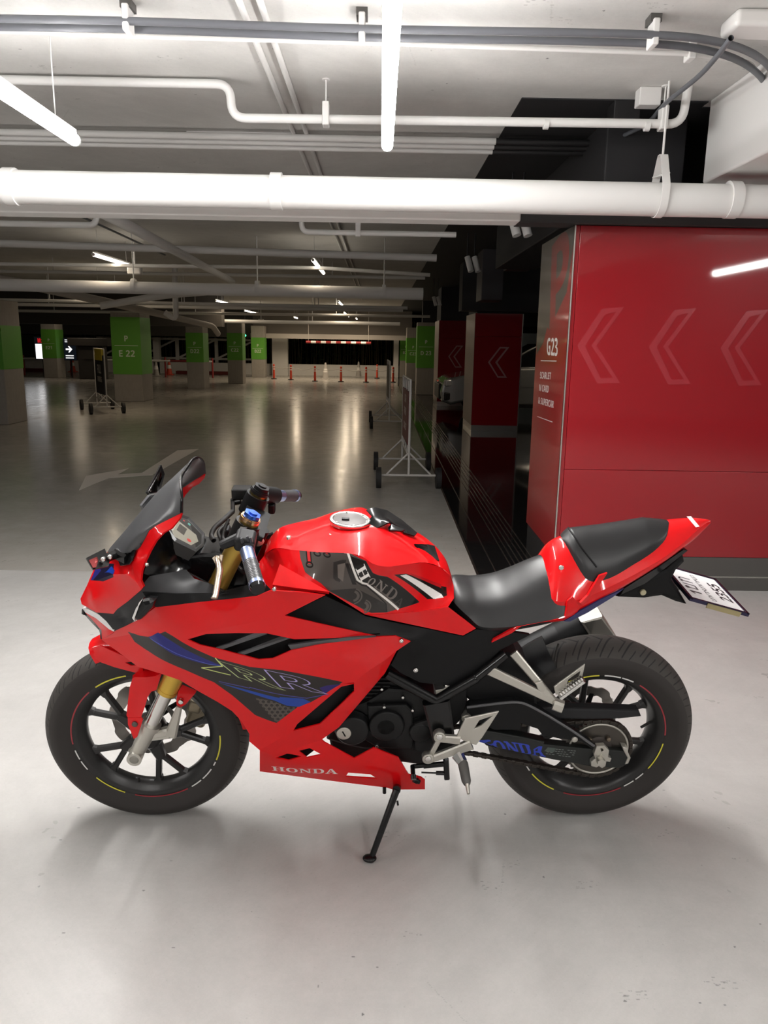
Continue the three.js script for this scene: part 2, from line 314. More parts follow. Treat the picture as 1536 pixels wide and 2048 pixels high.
// bundle of three pipes crossing behind the drain pipe, white until the black soffit
for (let i = 0; i < 3; i++) {
  const z = -5.15 - i * 0.07, nth = ['nearest', 'middle', 'farthest'][i];
  pipe('white_conduit', [[-8, 2.655 - i * 0.012, z], [0.7, 2.655 - i * 0.012, z]], 0.02, M.white, nth + ' of the three white conduits crossing behind the drain pipe');
  pipe('black_conduit', [[0.7, 2.655 - i * 0.012, z], [1.9, 2.655 - i * 0.012, z]], 0.02, M.blackPaint, nth + ' of the three conduits where they turn black over the black soffit');
}
{ const b = [-.9027,2.66,-5.2542]; const m = mesh('trunking_lid', box(b[0] - 0.33, b[0] + 0.33, 2.65, CEIL, b[2] - 0.03, b[2] + 0.03), M.white); tag(m, 'short white trunking lid over the three crossing conduits', 'trunking'); }
// boxes and cable at the upper right
{
  const j = [1.341,2.66,-4.2535]; const m = mesh('junction_box', box(j[0] - 0.055, j[0] + 0.055, 2.615, CEIL, j[2] - 0.04, j[2] + 0.04, 0.006), M.white); tag(m, 'white junction box at the near edge of the black soffit', 'box');
  const k = [1.4483,2.66,-3.347]; const n = mesh('junction_box', box(k[0] - 0.1, k[0] + 0.14, 2.637, CEIL, k[2] - 0.09, k[2] + 0.07, 0.02), M.white); tag(n, 'white junction box in the upper right corner beside the conduit bend', 'box');
  const c = [[1.3216,2.58,-3.2459],[1.3382,2.575,-3.38],[1.377,2.585,-3.6737],[1.3931,2.6,-4.1431],[1.4261,2.605,-4.5361],[1.3706,2.605,-4.8012],[1.3324,2.6,-5.0773],[1.3687,2.598,-5.7023],[1.375,2.598,-6.1713]]; const w = mesh('grey_cable', cable(c, 0.011, 60, 10), M.greyConduit); tag(w, 'grey cable curving from the corner box across the black soffit', 'cable');
  const bb = [1.3611,2.67,-5.0365]; const q = mesh('junction_box', box(bb[0] - 0.06, bb[0] + 0.06, 2.62, 2.694, bb[2] - 0.06, bb[2] + 0.06, 0.006), std([0.12, 0.11, 0.11], 0.5)); tag(q, 'small grey junction box on the cable over the black soffit', 'box');
  const d = [1.2895,2.66,-4.4893]; const r = mesh('junction_box', box(d[0] - 0.07, d[0] + 0.07, 2.6, 2.694, d[2] - 0.07, d[2] + 0.07, 0.006), M.blackPaint); tag(r, 'black junction box on the black soffit left of the white one', 'box');
  const bm = structure(mesh('trim_2', box(1.28, 1.74, 2.25, CEIL, -9, -4.75, 0.01), M.ceilingBlack), 'black painted beam beside the white beam');
}
// further away over the lane
const mid = M.white;
{
  const a = [[-.6614,2.5373,-6.6],[-.6469,2.2929,-6.6],[.6068,2.287,-6.6]]; pipe('white_pipe', [[a[0][0], 2.7, -6.6], [a[1][0], a[1][1], -6.6], [a[2][0], a[1][1], -6.6]], 0.022, M.whitePipe, 'thin white pipe with an elbow drop seen just below the drain pipe');
  const r = [-.1915,2.2851,-6.6]; const g = group('pipe_hanger'); tag(g, 'rod hanger of the thin elbow pipe below the drain pipe', 'hanger'); mesh('hanger_rod', rodTo(r[0], a[1][1], -6.6), mid, g); mesh('clip', box(r[0] - 0.02, r[0] + 0.02, a[1][1] - 0.03, a[1][1] + 0.09, -6.63, -6.57), mid, g);
  const b = [[-3.4839,2.3572,-6.9],[-2.4219,2.3391,-6.9],[-2.3708,2.4799,-6.9]]; pipe('white_pipe', [b[0], [b[1][0], b[0][1], -6.9], [b[2][0], 2.7, -6.9]], 0.026, M.whitePipe, 'thin white pipe with an upturned end at the left below the drain pipe');
  pipe('white_pipe', [[-4.6746,2.44,-9], [.6181,2.3591,-9]], 0.04, mid, 'white pipe crossing the lane above the warm tube lights');
  pipe('white_pipe', [[-5.4808,2.343,-10.5], [-.7972,2.365,-10.5], [.6426,2.3012,-10.5]], 0.024, mid, 'thin white pipe crossing the lane at the height of the warm tube lights');
  pipe('white_pipe', [[-5.2972,2.0607,-10.1], [.5361,2.0357,-10.1]], 0.075, mid, 'thick white pipe crossing the lane behind the slanting pipe', 0.06, 24);
  for (const [px, lab] of [[268, 'hanger of the far thick pipe at its left'], [515, 'hanger of the far thick pipe in its middle'], [768, 'hanger of the far thick pipe at its right']]) { const q = { 268: [-3.1116,2.0727,-10.1], 515: [-1.556,2.0742,-10.1], 768: [.042,2.0519,-10.1] }[px]; const g = group('pipe_hanger'); tag(g, lab, 'hanger'); mesh('hanger_rod', rodTo(q[0], q[1], q[2], 0.008), mid, g); mesh('strap', [lathe0(0.082, 0.09, 0.05).rotateY(Math.PI / 2).translate(...q)], mid, g); }
  pipe('white_pipe', [[-1.9656,2.3,-5.251], [-2.2618,2.3,-12.2206]], 0.044, mid, 'slanting white pipe running from behind the drain pipe into the distance', 0.06, 20);
  pipe('black_conduit', [[-2.9694,2.6,-7.6638], [-3.0921,2.6,-11.5476]], 0.012, M.greyConduit, 'thin dark conduit beside the slanting white pipe');
  pipe('white_pipe', [[-5.7196,2.2866,-11.2], [-4.6815,2.0066,-14.6], [-4.2344,1.7697,-20], [-4.2041,1.5788,-20.5]], 0.07, M.dimGrey, 'long slanting grey pipe low over the left of the lane', 0.2, 20);
  pipe('white_pipe', [[-4.7516,1.9557,-13.5], [-3.7249,2.1699,-13.8], [-2.814,2.2642,-14]], 0.06, mid, 'short bowed white pipe under the far thick pipe', 0.3, 18);
  pipe('white_pipe', [[-3.7922,1.8833,-14], [-3.6041,1.7582,-14], [[-3.5892,2.1161,-14][0], CEIL, -14]], 0.05, mid, 'white trap bend hanging under the far pipes', 0.12, 16);
  pipe('white_conduit', [[-2.8409,2.6878,-12], [-.9108,2.6421,-12], [-.8514,2.4361,-12]], 0.014, M.dimGrey, 'bent conduit around the warm tube light over the middle of the lane', 0.12);
  const rows = [[-13.2, 0.028, -80, 560, 870, 562, 'first'], [-15, 0.03, -80, 598, 815, 616, 'second'], [-17, 0.036, -80, 612, 806, 622, 'third'], [-20, 0.035, -80, 624, 860, 634, 'fourth'], [-22, 0.05, -80, 640, 800, 650, 'fifth']];
  const R5 = [[[-6.9014,2.4696,-13.2],[.7268,2.4783,-13.2]], [[-7.8947,2.099,-15],[.5106,2.0735,-15]], [[-8.9568,2.0964,-17],[.4835,2.1068,-17]], [[-10.5535,2.0573,-20],[1.2531,2.0922,-20]], [[-11.6279,1.9329,-22],[.5501,1.9433,-22]]];
  rows.forEach((r, i) => { const g = group('white_pipe'), [a, b] = R5[i]; tag(g, r[6] + ' of the distant pipes crossing beyond the far thick pipe', 'pipe'); mesh('pipe_run', bar(a, b, r[1], 14), mid, g); for (const t of [0.2, 0.5, 0.8]) { const q = a.map((v, k) => v + (b[k] - v) * t); mesh('hanger_rod', rodTo(q[0], q[1], q[2], 0.008), mid, g); } });
  for (const [q, lab] of [[[-3.2783,2.3181,-10.72], 'white valve block above the far thick pipe'], [[-3.9109,2.0592,-26], 'pale equipment box hanging before the far beam']]) { const g = mesh('pipe_fitting', [at0(new RoundedBoxGeometry(0.18, 0.12, 0.12, 2, 0.02), q), bar([q[0], q[1], q[2]], [q[0], CEIL, q[2]], 0.012, 8)], mid); tag(g, lab, 'fitting'); }
}
function lathe0(ri, ro, h) { const g = new THREE.LatheGeometry([[ri, -h / 2], [ro, -h / 2], [ro, h / 2], [ri, h / 2], [ri, -h / 2]].map((p) => new THREE.Vector2(...p)), 28); g.rotateX(Math.PI / 2); return g; }
function at0(g, p) { g.translate(p[0], p[1], p[2]); return g; }

// ---------------------------------------------------------------- columns, far wall, signs, bollards
M.green = std([0.11, 0.36, 0.045], 0.55);
function column(x0, w, z, d, top, greenFrom, text, label) {
  const c = structure(group('column'), label); c.position.set(x0 + w / 2, 0, z - d / 2);
  mesh('shaft', box(-w / 2, w / 2, 0, Math.max(top, 2.0), -d / 2, d / 2, 0.015), M.concrete, c);
  mesh('green_band', box(-w / 2 - 0.004, w / 2 + 0.004, greenFrom, top, -d / 2 - 0.004, d / 2 + 0.004), M.green, c);
  if (!text) return c;
  const H = top - greenFrom, t = canvasMap(256, Math.round(256 * H / w), (q, W, Hh) => {
    q.fillStyle = '#5fa235'; q.fillRect(0, 0, W, Hh); q.fillStyle = '#d5e0c8'; q.textAlign = 'center';
    q.font = 'bold 68px sans-serif'; q.fillText('P', W / 2, Hh * 0.42); q.fillRect(24, Hh * 0.49, W - 48, 5); q.font = 'bold 78px sans-serif'; q.fillText(text, W / 2, Hh * 0.69, W - 10);
  });
  const p = new THREE.PlaneGeometry(w, H); p.translate(0, greenFrom + H / 2, d / 2 + 0.0055); mesh('column_print', p, std(0xffffff, 0.55, 0, { map: t }), c); return c;
}
column(-6.12, 0.66, -18, 0.8, 1.9, 0.62, 'E 22', 'concrete column with a green band marked E 22');
column(-5.66, 0.5, -23, 0.7, 1.62, 0.78, 'D22', 'concrete column with a green band marked D22');
column(-5.08, 0.5, -26.2, 0.6, 1.66, 0.78, 'C22', 'concrete column with a green band marked C22');
column(-5.1, 0.52, -31.2, 0.6, 1.55, 0.7, 'B22', 'concrete column with a green band marked B22');
column(-12, 0.5, -28, 0.7, 1.7, 0.7, 'E21', 'concrete column with a dim green band marked E21');
column(-6.95, 0.84, -12.75, 0.7, 1.6, 0.9, '', 'green and pale column cut off at the left edge');
column(1.04, 0.5, -22, 0.6, 1.9, 0.75, 'D 23', 'concrete column with a green band marked D 23 before the red columns');
column(1.0, 0.5, -29.5, 0.6, 1.62, 0.7, 'C23', 'concrete column with a green band marked C23');
column(0.85, 0.5, -33.2, 0.6, 1.6, 0.7, 'B23', 'concrete column with a green band marked B23');
// far end: beam, white parapet, posts and the dark planting outside
{
  structure(mesh('trim_3', box(-5.2, 1.3, 1.53, 1.72, -32.2, -31.7), M.dimGrey), 'pale beam across the far end of the lane');
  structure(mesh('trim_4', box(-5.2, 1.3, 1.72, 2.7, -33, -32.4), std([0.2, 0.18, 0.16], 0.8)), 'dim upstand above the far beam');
  structure(mesh('trim_8', box(-22, -4.3, 1.78, 2.7, -21.9, -21.5), std([0.07, 0.062, 0.055], 0.8)), 'added dark panel standing in for shade over the left bays behind the E 22 column');  // added panel, its dark colour paints the unlit zone above the columns
  structure(mesh('trim_5', box(-22, -5.2, 1.55, 2.7, -33, -32.2), std([0.06, 0.055, 0.05], 0.8)), 'dark bulkhead over the far left bays');
  structure(mesh('wall_far', box(-22, 1.4, 0, 0.47, -33.9, -33.6), M.white), 'low white parapet at the far end of the lane');
  for (const [x0, x1, lab] of [[[-4.5501,1.0511,-33.5][0], [-3.8903,1.0618,-33.5][0], 'white post left of the planted opening'], [[.5828,1.134,-33.5][0], [.796,1.1375,-33.5][0], 'white post right of the planted opening']]) structure(mesh('post', box(x0, x1, 0, 1.56, -33.5, -33.2), M.white), lab);
  structure(mesh('wall_outer', box(-22.3, 16.3, -0.2, 4, -50.3, -50), std([0.02, 0.022, 0.02], 0.9)), 'dark wall behind the planting');
  const stems = []; for (let i = 0; i < 150; i++) { const x = -14 + i * 0.105 + (rnd() - 0.5) * 0.08, z = -36 - rnd() * 1.5; stems.push(bar([x, 0, z], [x + (rnd() - 0.5) * 0.25, 2.4, z], 0.016 + rnd() * 0.014, 6)); }
  const st = group('bamboo_hedge'); mesh('stems', stems, std([0.2, 0.17, 0.1], 0.8), st); st.userData.kind = 'stuff'; tag(st, 'row of thin bare stems planted outside beyond the far opening', 'hedge');
  const lv = []; for (let i = 0; i < 900; i++) { const x = -14 + rnd() * 16, y = 0.5 + rnd() * 1.7, z = -36.2 - rnd() * 1.4; const g = new THREE.PlaneGeometry(0.05, 0.22); g.rotateZ(rnd() * 6); g.rotateY(rnd() * 3); g.translate(x, y, z); lv.push(g); }
  mesh('leaves', lv, std([0.04, 0.07, 0.02], 0.8, 0, { side: THREE.DoubleSide }), st);
  // striped height bar
  const hb = group('height_bar'); const a = [-2.909,1.3695,-31], b = [-.3506,1.334,-31]; tag(hb, 'red and white striped height bar hanging across the far opening', 'barrier');
  for (let i = 0; i < 13; i++) { const t0 = i / 13, t1 = (i + 1) / 13; mesh('stripe', bar([a[0] + (b[0] - a[0]) * t0, 1.41, -31], [a[0] + (b[0] - a[0]) * t1, 1.41, -31], 0.05, 12), i % 2 ? M.white : std([0.3, 0.02, 0.02], 0.5), hb); }
  mesh('chain', [bar([a[0] + 0.1, 1.41, -31], [a[0] + 0.1, 2.7, -31], 0.008, 6), bar([b[0] - 0.1, 1.41, -31], [b[0] - 0.1, 2.7, -31], 0.008, 6)], M.dimGrey, hb);
  // white truss guard left of the opening
  const tr = group('guard_truss'); tag(tr, 'white steel guard frame with diagonal braces between the green columns', 'guard');
  const zt = -34.2; for (const [p, q] of [[[-12.2, 1.45], [-5.4, 1.45]], [[-12.2, 0.62], [-5.4, 0.62]]]) mesh('rail', bar([...p, zt], [...q, zt], 0.05, 8), M.white, tr);
  for (let i = 0; i < 4; i++) { const x = -12.2 + i * 1.7; mesh('upright', box(x - 0.07, x + 0.07, 0, 1.5, zt - 0.05, zt + 0.05), M.white, tr); mesh('brace', bar([x + 0.07, 0.66, zt], [x + 1.63, 1.42, zt], 0.045, 8), M.white, tr); }
  const wp = structure(mesh('post', box([-9.6828,.9647,-33.9][0], [-9.4248,.9688,-33.9][0], 0, 1.5, -33.9, -33.6), M.white), 'white post beside the guard frame');
}
// bollards
{
  const B0 = [[548, 758], [582, 760], [630, 763], [682, 764], [732, 765], [786, 765], [754, 757]];
  const P = [[-4.0495,0,-29.9782],[-3.3326,0,-29.4097],[-2.3596,0,-28.5778],[-1.4037,0,-28.5196],[-.4875,0,-28.4498],[.5041,0,-28.7676],[-.0982,0,-31.8142]];
  const rel = ['first bollard from the column marked B22', 'second bollard from the column marked B22', 'third bollard from the column marked B22', 'fourth bollard from the column marked B22', 'fifth bollard from the column marked B22', 'bollard nearest the green columns on the right', 'bollard set back close to the white parapet'];
  M.orange = std([0.55, 0.06, 0.025], 0.55);
  P.forEach((p, i) => { const g = group('bollard', null, [p[0], 0, p[2]]); tag(g, 'orange red post, ' + rel[i], 'bollard', 'orange bollards across the far lane');
    mesh('foot', new THREE.CylinderGeometry(0.1, 0.11, 0.03, 16).translate(0, 0.015, 0), M.rubber, g); mesh('tube', new THREE.CylinderGeometry(0.038, 0.045, 0.5, 14).translate(0, 0.28, 0), M.orange, g);
    for (const y of [0.38, 0.46]) mesh('band', new THREE.CylinderGeometry(0.041, 0.041, 0.035, 14).translate(0, y, 0), M.white, g); mesh('cap', new THREE.SphereGeometry(0.038, 12, 6, 0, 6.3, 0, 1.57).translate(0, 0.53, 0), M.orange, g); });
  const C = [[-2.1186,0,-30.6584],[-.8834,0,-32.9315],[-8.8097,0,-30.8827],[-8.5795,0,-31.9416],[-13.0363,0,-33.2954]];
  const cl = ['pale grey cone beside the third bollard', 'white cone close to the parapet', 'grey cone beside the column marked E 22', 'red cone before the guard frame', 'orange cone beside the column marked E21'];
  C.forEach((p, i) => { const g = group('traffic_cone', null, [p[0], 0, p[2]]); tag(g, cl[i], 'cone', 'traffic cones near the far parapet'); const m = i < 3 ? std([0.42, 0.4, 0.38], 0.6) : M.orange; mesh('foot', box(-0.16, 0.16, 0, 0.03, -0.16, 0.16, 0.01), m, g); mesh('body', new THREE.CylinderGeometry(0.03, 0.12, 0.6, 18).translate(0, 0.33, 0), m, g); mesh('band', new THREE.CylinderGeometry(0.066, 0.088, 0.14, 18).translate(0, 0.33, 0), M.white, g); });
  const ch = [[-4.0495,0,-29.9782],[-3.3326,0,-29.4097],[-2.3596,0,-28.5778],[-1.4037,0,-28.5196],[-.4875,0,-28.4498],[.5041,0,-28.7676]]; const pts = []; for (let i = 0; i < ch.length - 1; i++) { pts.push([ch[i][0], 0.47, ch[i][2] + 0.1]); pts.push([(ch[i][0] + ch[i + 1][0]) / 2, 0.4, (ch[i][2] + ch[i + 1][2]) / 2]); } pts.push([ch[5][0], 0.47, ch[5][2] + 0.1]);
  const m = mesh('barrier_chain', cable(pts, 0.008, 80, 6), M.dimGrey); tag(m, 'thin chain slung between the orange bollards', 'chain');
}
// barrier rails and boards at the far left
{
  const rail = group('barrier_rail'); tag(rail, 'red and white barrier rail on red posts at the far left', 'barrier'); const z = -30;
  for (let i = 0; i < 12; i++) mesh('stripe', bar([-16 + i * 0.8, 0.62, z], [-16 + (i + 1) * 0.8, 0.62, z], 0.04, 10), i % 2 ? M.white : std([0.2, 0.02, 0.02], 0.5), rail);
  for (let i = 0; i < 6; i++) mesh('post', bar([-15.4 + i * 1.8, 0, z], [-15.4 + i * 1.8, 0.75, z], 0.035, 10), std([0.25, 0.02, 0.02], 0.5), rail);
  for (const [x0, x1, lab] of [[-15.5, -13.6, 'dark red kerb block under the barrier rail at the left'], [-11.1, -9.9, 'dark red kerb block beside the column marked E21'], [-8.6, -5.8, 'dark red kerb block before the guard frame']]) { const k = mesh('kerb_block', box(x0, x1, 0, 0.13, -33.3, -33, 0.02), std([0.16, 0.02, 0.02], 0.6)); tag(k, lab, 'kerb block'); }
  const scr = (q, W, H, f) => f(q, W, H);
  const t1 = canvasMap(256, 256, (q) => { q.fillStyle = '#0a0a0c'; q.fillRect(0, 0, 256, 256); q.fillStyle = '#ffffff'; q.fillRect(14, 80, 220, 170); q.fillStyle = '#d01c24'; q.font = 'bold 70px sans-serif'; q.fillText('M:', 60, 66); });
  const t2 = canvasMap(256, 384, (q) => { q.fillStyle = '#0c1016'; q.fillRect(0, 0, 256, 384); q.fillStyle = '#fff'; for (const y of [24, 56, 300, 340]) q.fillRect(30, y, 170, 16); q.beginPath(); q.moveTo(40, 180); q.lineTo(120, 180); q.lineTo(90, 140); q.lineTo(120, 140); q.lineTo(180, 195); q.lineTo(120, 250); q.lineTo(90, 250); q.lineTo(120, 210); q.lineTo(40, 210); q.fill(); });
  const board = (a, b, y0, y1, z, t, lab, e) => { const g = group('display_board'); tag(g, lab, 'display'); mesh('housing', box(a, b, y0, y1, z - 0.12, z, 0.01), M.blackPaint, g); const p = new THREE.PlaneGeometry(b - a - 0.03, y1 - y0 - 0.03); p.translate((a + b) / 2, (y0 + y1) / 2, z + 0.003); mesh('lit_screen', p, std([0, 0, 0], 0.4, 0, { emissive: new THREE.Color(1, 1, 1), emissiveMap: t, emissiveIntensity: e }), g); mesh('support', bar([(a + b) / 2, y0, z - 0.06], [(a + b) / 2, 0, z - 0.06], 0.03, 8), M.blackPaint, g); };
  board([-12.5373,.9658,-28.6][0], [-12.0121,.9743,-28.6][0], 0.62, 1.45, -28.6, t1, 'lit display with red letters over a white screen beside the E21 column', 1.6);
  board([-11.4063,.9858,-28.4][0], [-10.9385,.9934,-28.4][0], 0.62, 1.42, -28.4, t2, 'lit black direction display with a white arrow right of the E21 column', 1.3);
  const l = new THREE.RectAreaLight(0xffffff, 1.4, 1.2, 0.8); l.position.set(-12.2, 1.1, -28.2); l.lookAt(-12.2, 1.0, 0); scene.add(l);
  const dk = mesh('ticket_machine', [box(-10.6, -9.7, 0, 1.15, -28, -27.6, 0.03), box(-10.9, -9.5, 1.15, 1.42, -28.1, -27.5, 0.02), box(-10.4, -9.9, 0.7, 1.0, -27.6, -27.57)], std([0.05, 0.045, 0.042], 0.5)); tag(dk, 'dark ticket machine booth between the display and the E 22 column', 'machine');
  const gw = mesh('hedge_screen', box(-19, -13.6, 0.55, 1.5, -31.6, -31.4), std([0.008, 0.022, 0.014], 0.9)); structure(gw, 'dark green screen behind the barrier rail');
}
// wheeled sign stands: board in its own frame, two foot bars with wheels
function stand(pos, turn, w, h, b0, b1, face, text, label, legs = true) {
  const g = group('sign_stand', null, pos); g.rotation.y = turn; tag(g, label, 'sign stand', 'wheeled sign stands');
  for (const s of [-1, 1]) { const x = s * w / 2; mesh('upright', bar([x, 0.13, 0], [x, h, 0], 0.013, 10), M.standPaint, g); mesh('foot_bar', bar([x, 0.13, -0.27], [x, 0.13, 0.27], 0.012, 10), M.standPaint, g);
    for (const q of [-1, 1]) { mesh('brace', bar([x, 0.36, 0], [x, 0.14, q * 0.22], 0.01, 8), M.standPaint, g); const wl = new THREE.TorusGeometry(0.075, 0.03, 10, 24); wl.rotateY(0.0).translate(x, 0.105, q * 0.3); const whl = mesh('wheel', [new THREE.CylinderGeometry(0.105, 0.105, 0.05, 24).rotateX(Math.PI / 2).translate(x, 0.105, q * 0.3)], M.rubber, g); } }
  for (const y of [h, b0 - 0.1]) mesh('cross_rail', bar([-w / 2, y, 0], [w / 2, y, 0], 0.012, 10), M.standPaint, g);
  for (const k of [-0.25, 0, 0.25]) { mesh('infill_bar', bar([k * w, b1, 0], [k * w, h, 0], 0.008, 8), M.standPaint, g); mesh('infill_bar', bar([k * w, b0 - 0.1, 0], [k * w, b0, 0], 0.008, 8), M.standPaint, g); }
  const t = canvasMap(512, 320, (q, W, H) => { q.fillStyle = face; q.fillRect(0, 0, W, H); q.fillStyle = '#d8d2cc'; q.textAlign = 'center'; text.forEach((s, i) => { q.font = 'bold ' + s[1] + 'px sans-serif'; q.fillStyle = s[3] || '#cfc8c2'; q.fillText(s[0], W / 2, s[2], W - 40); }); });
  mesh('board', box(-w * 0.4, w * 0.4, b0, b1, -0.012, 0.012), std(face, 0.5), g);
  for (const s of [1, -1]) { const p = new THREE.PlaneGeometry(w * 0.8, b1 - b0); if (s < 0) p.rotateY(Math.PI); p.translate(0, (b0 + b1) / 2, s * 0.0135); mesh('board_print', p, std(0xffffff, 0.5, 0, { map: t }), g); }
  return g;
}
M.standPaint = std([0.5, 0.48, 0.45], 0.45);
stand([0.29, 0, -8.17], Math.PI / 2 + 0.03, 1.12, 1.07, 0.42, 0.95, '#5a1a1c', [['CAR', 70, 80], ['PARK', 70, 160], ['SCARLET', 60, 250]], 'white wheeled stand with a red sign board beside the black floor');
stand([0.16, 0, -13.6], Math.PI / 2 + 0.03, 1.1, 1.12, 0.5, 1.05, '#241314', [], 'dark wheeled sign stand in the lane behind the white one');
const blackStand = stand([-5.5, 0, -15.4], -1.05, 1.05, 1.22, 0.35, 1.1, '#1a1a1c', [['FULL', 100, 150], ['PARKING', 60, 220], ['', 40, 280]], 'black wheeled sign stand in front of the E 22 column');
{ mesh('yellow_placard', box(-0.36, 0.36, 1.0, 1.22, -0.02, 0.02), std([0.5, 0.38, 0.02], 0.5), blackStand); }
// ---------------------------------------------------------------- red columns and the parked car behind the red wall
function redColumn(x0, x1, z, d, top, label) {
  const c = structure(group('column'), label);
  mesh('shaft', box(x0 + 0.03, x1 - 0.03, 0, 2.7, z - d + 0.03, z - 0.03), M.ceilingBlack, c);
  for (const [a, b] of [[0.1, 1.55], [1.553, top]]) mesh('red_panel', box(x0, x1, a, b, z - 0.03, z, 0.003), M.redGlass, c);
  mesh('metal_side', box(x0 - 0.006, x0 + 0.03, 0.1, top, z - d, z - 0.002), std([0.3, 0.24, 0.21], 0.4, 0.4), c);
  mesh('corner_trim', box(x1 - 0.012, x1 + 0.004, 0.1, top, z - 0.02, z + 0.004), M.steel, c);
  mesh('kick_plate', box(x0, x1, 0, 0.1, z - d, z + 0.004), M.steel, c);
  const o = [[0, 0], [0.26, -0.5], [0.5, -0.5], [0.24, 0], [0.52, 0.5], [0.28, 0.5]].map((p) => [p[0] * 0.66, p[1] * 0.5]), i2 = [[0.05, 0], [0.275, -0.45], [0.43, -0.45], [0.18, 0], [0.44, 0.45], [0.3, 0.45]].map((p) => [p[0] * 0.66, p[1] * 0.5]);
  const m = mesh('chevron', plate(o, 0.003, 0, [i2]), std([0.42, 0.2, 0.2], 0.4), c); m.position.set(x0 + (x1 - x0) * 0.3, 1.14, z); return c;
}
redColumn(1.55, 2.33, -12.9, 1.3, 1.92, 'dark red clad column with one chevron before the parked car');
redColumn(1.36, 2.12, -18.2, 1.3, 1.95, 'farther dark red clad column with one chevron');
structure(mesh('trim_6', box(1.3, 16, 1.95, 2.7, -13.2, -12.7), M.ceilingBlack), 'black bulkhead over the red columns');
structure(mesh('trim_7', box(1.3, 16, 2.0, 2.7, -24.8, -24.3), M.ceilingBlack), 'black bulkhead at the back of the car bays');
{
  const led = group('indicator_lamp', null, [2.2517,2.2757,-24.24]); tag(led, 'small red indicator lamp glowing above the car bays', 'lamp');
  mesh('housing', box(-0.05, 0.05, -0.05, 0.05, -0.06, 0), M.blackPaint, led); mesh('red_light', new THREE.SphereGeometry(0.032, 14, 10), std([0.3, 0.01, 0.01], 0.3, 0, { emissive: new THREE.Color(1, 0.03, 0.02), emissiveIntensity: 12 }), led);
  const g = group('indicator_lamp', null, [-5.2321,1.6158,-30.6]); tag(g, 'small green indicator lamp in front of the C22 column', 'lamp'); mesh('housing', bar([0, 0, 0], [0, CEIL - g.position.y, 0], 0.02, 8), M.blackPaint, g); mesh('green_light', new THREE.SphereGeometry(0.045, 14, 10), std([0.01, 0.3, 0.1], 0.3, 0, { emissive: new THREE.Color(0.05, 1, 0.35), emissiveIntensity: 6 }), g);
  const spots = [[[.9831,2.3249,-6.2], 'pair of white spotlights under the black soffit beside the G23 panel'], [[1.0151,2.3494,-9.5], 'farther pair of white spotlights under the black soffit'], [[1.0641,2.2615,-16], 'farthest pair of spotlights above the red columns']];
  spots.forEach(([p, lab]) => { const s = group('spotlight', null, p); tag(s, lab, 'spotlight', 'ceiling spotlights'); for (const q of [0, 0.085]) { mesh('barrel', bar([q, 0.08, 0], [q + 0.045, -0.09, 0.05], 0.034, 20), M.white, s); mesh('stem', bar([q, 0.06, 0], [q, CEIL - p[1], 0], 0.008, 8), M.blackPaint, s); } });
  const ac = [[[1.5389,2.1923,-11], 0.3, 0.34], [[1.6032,2.4608,-9], 0.28, 0.36]]; 
  ac.forEach(([p, w, h], i) => { const d = mesh('duct_box', box(p[0] - w / 2, p[0] + w / 2, p[1] - h / 2, CEIL, p[2] - 0.6, p[2], 0.01), std([0.035, 0.03, 0.034], 0.5)); tag(d, i ? 'black duct box hanging beside the G23 panel' : 'black duct box hanging above the nearer red column', 'duct'); });
  const lit = structure(group('wall_right_bay'), 'pale lit wall with a framed notice behind the parked car'); mesh('panel', box(3.5, 4.7, 0, 1.75, -22.2, -22.1), std([0.45, 0.52, 0.56], 0.6), lit); mesh('notice', box(3.72, 4.0, 0.95, 1.3, -22.1, -22.08), std([0.05, 0.12, 0.04], 0.6), lit); mesh('notice_paper', box(3.76, 3.95, 1.02, 1.2, -22.085, -22.075), M.white, lit);
}
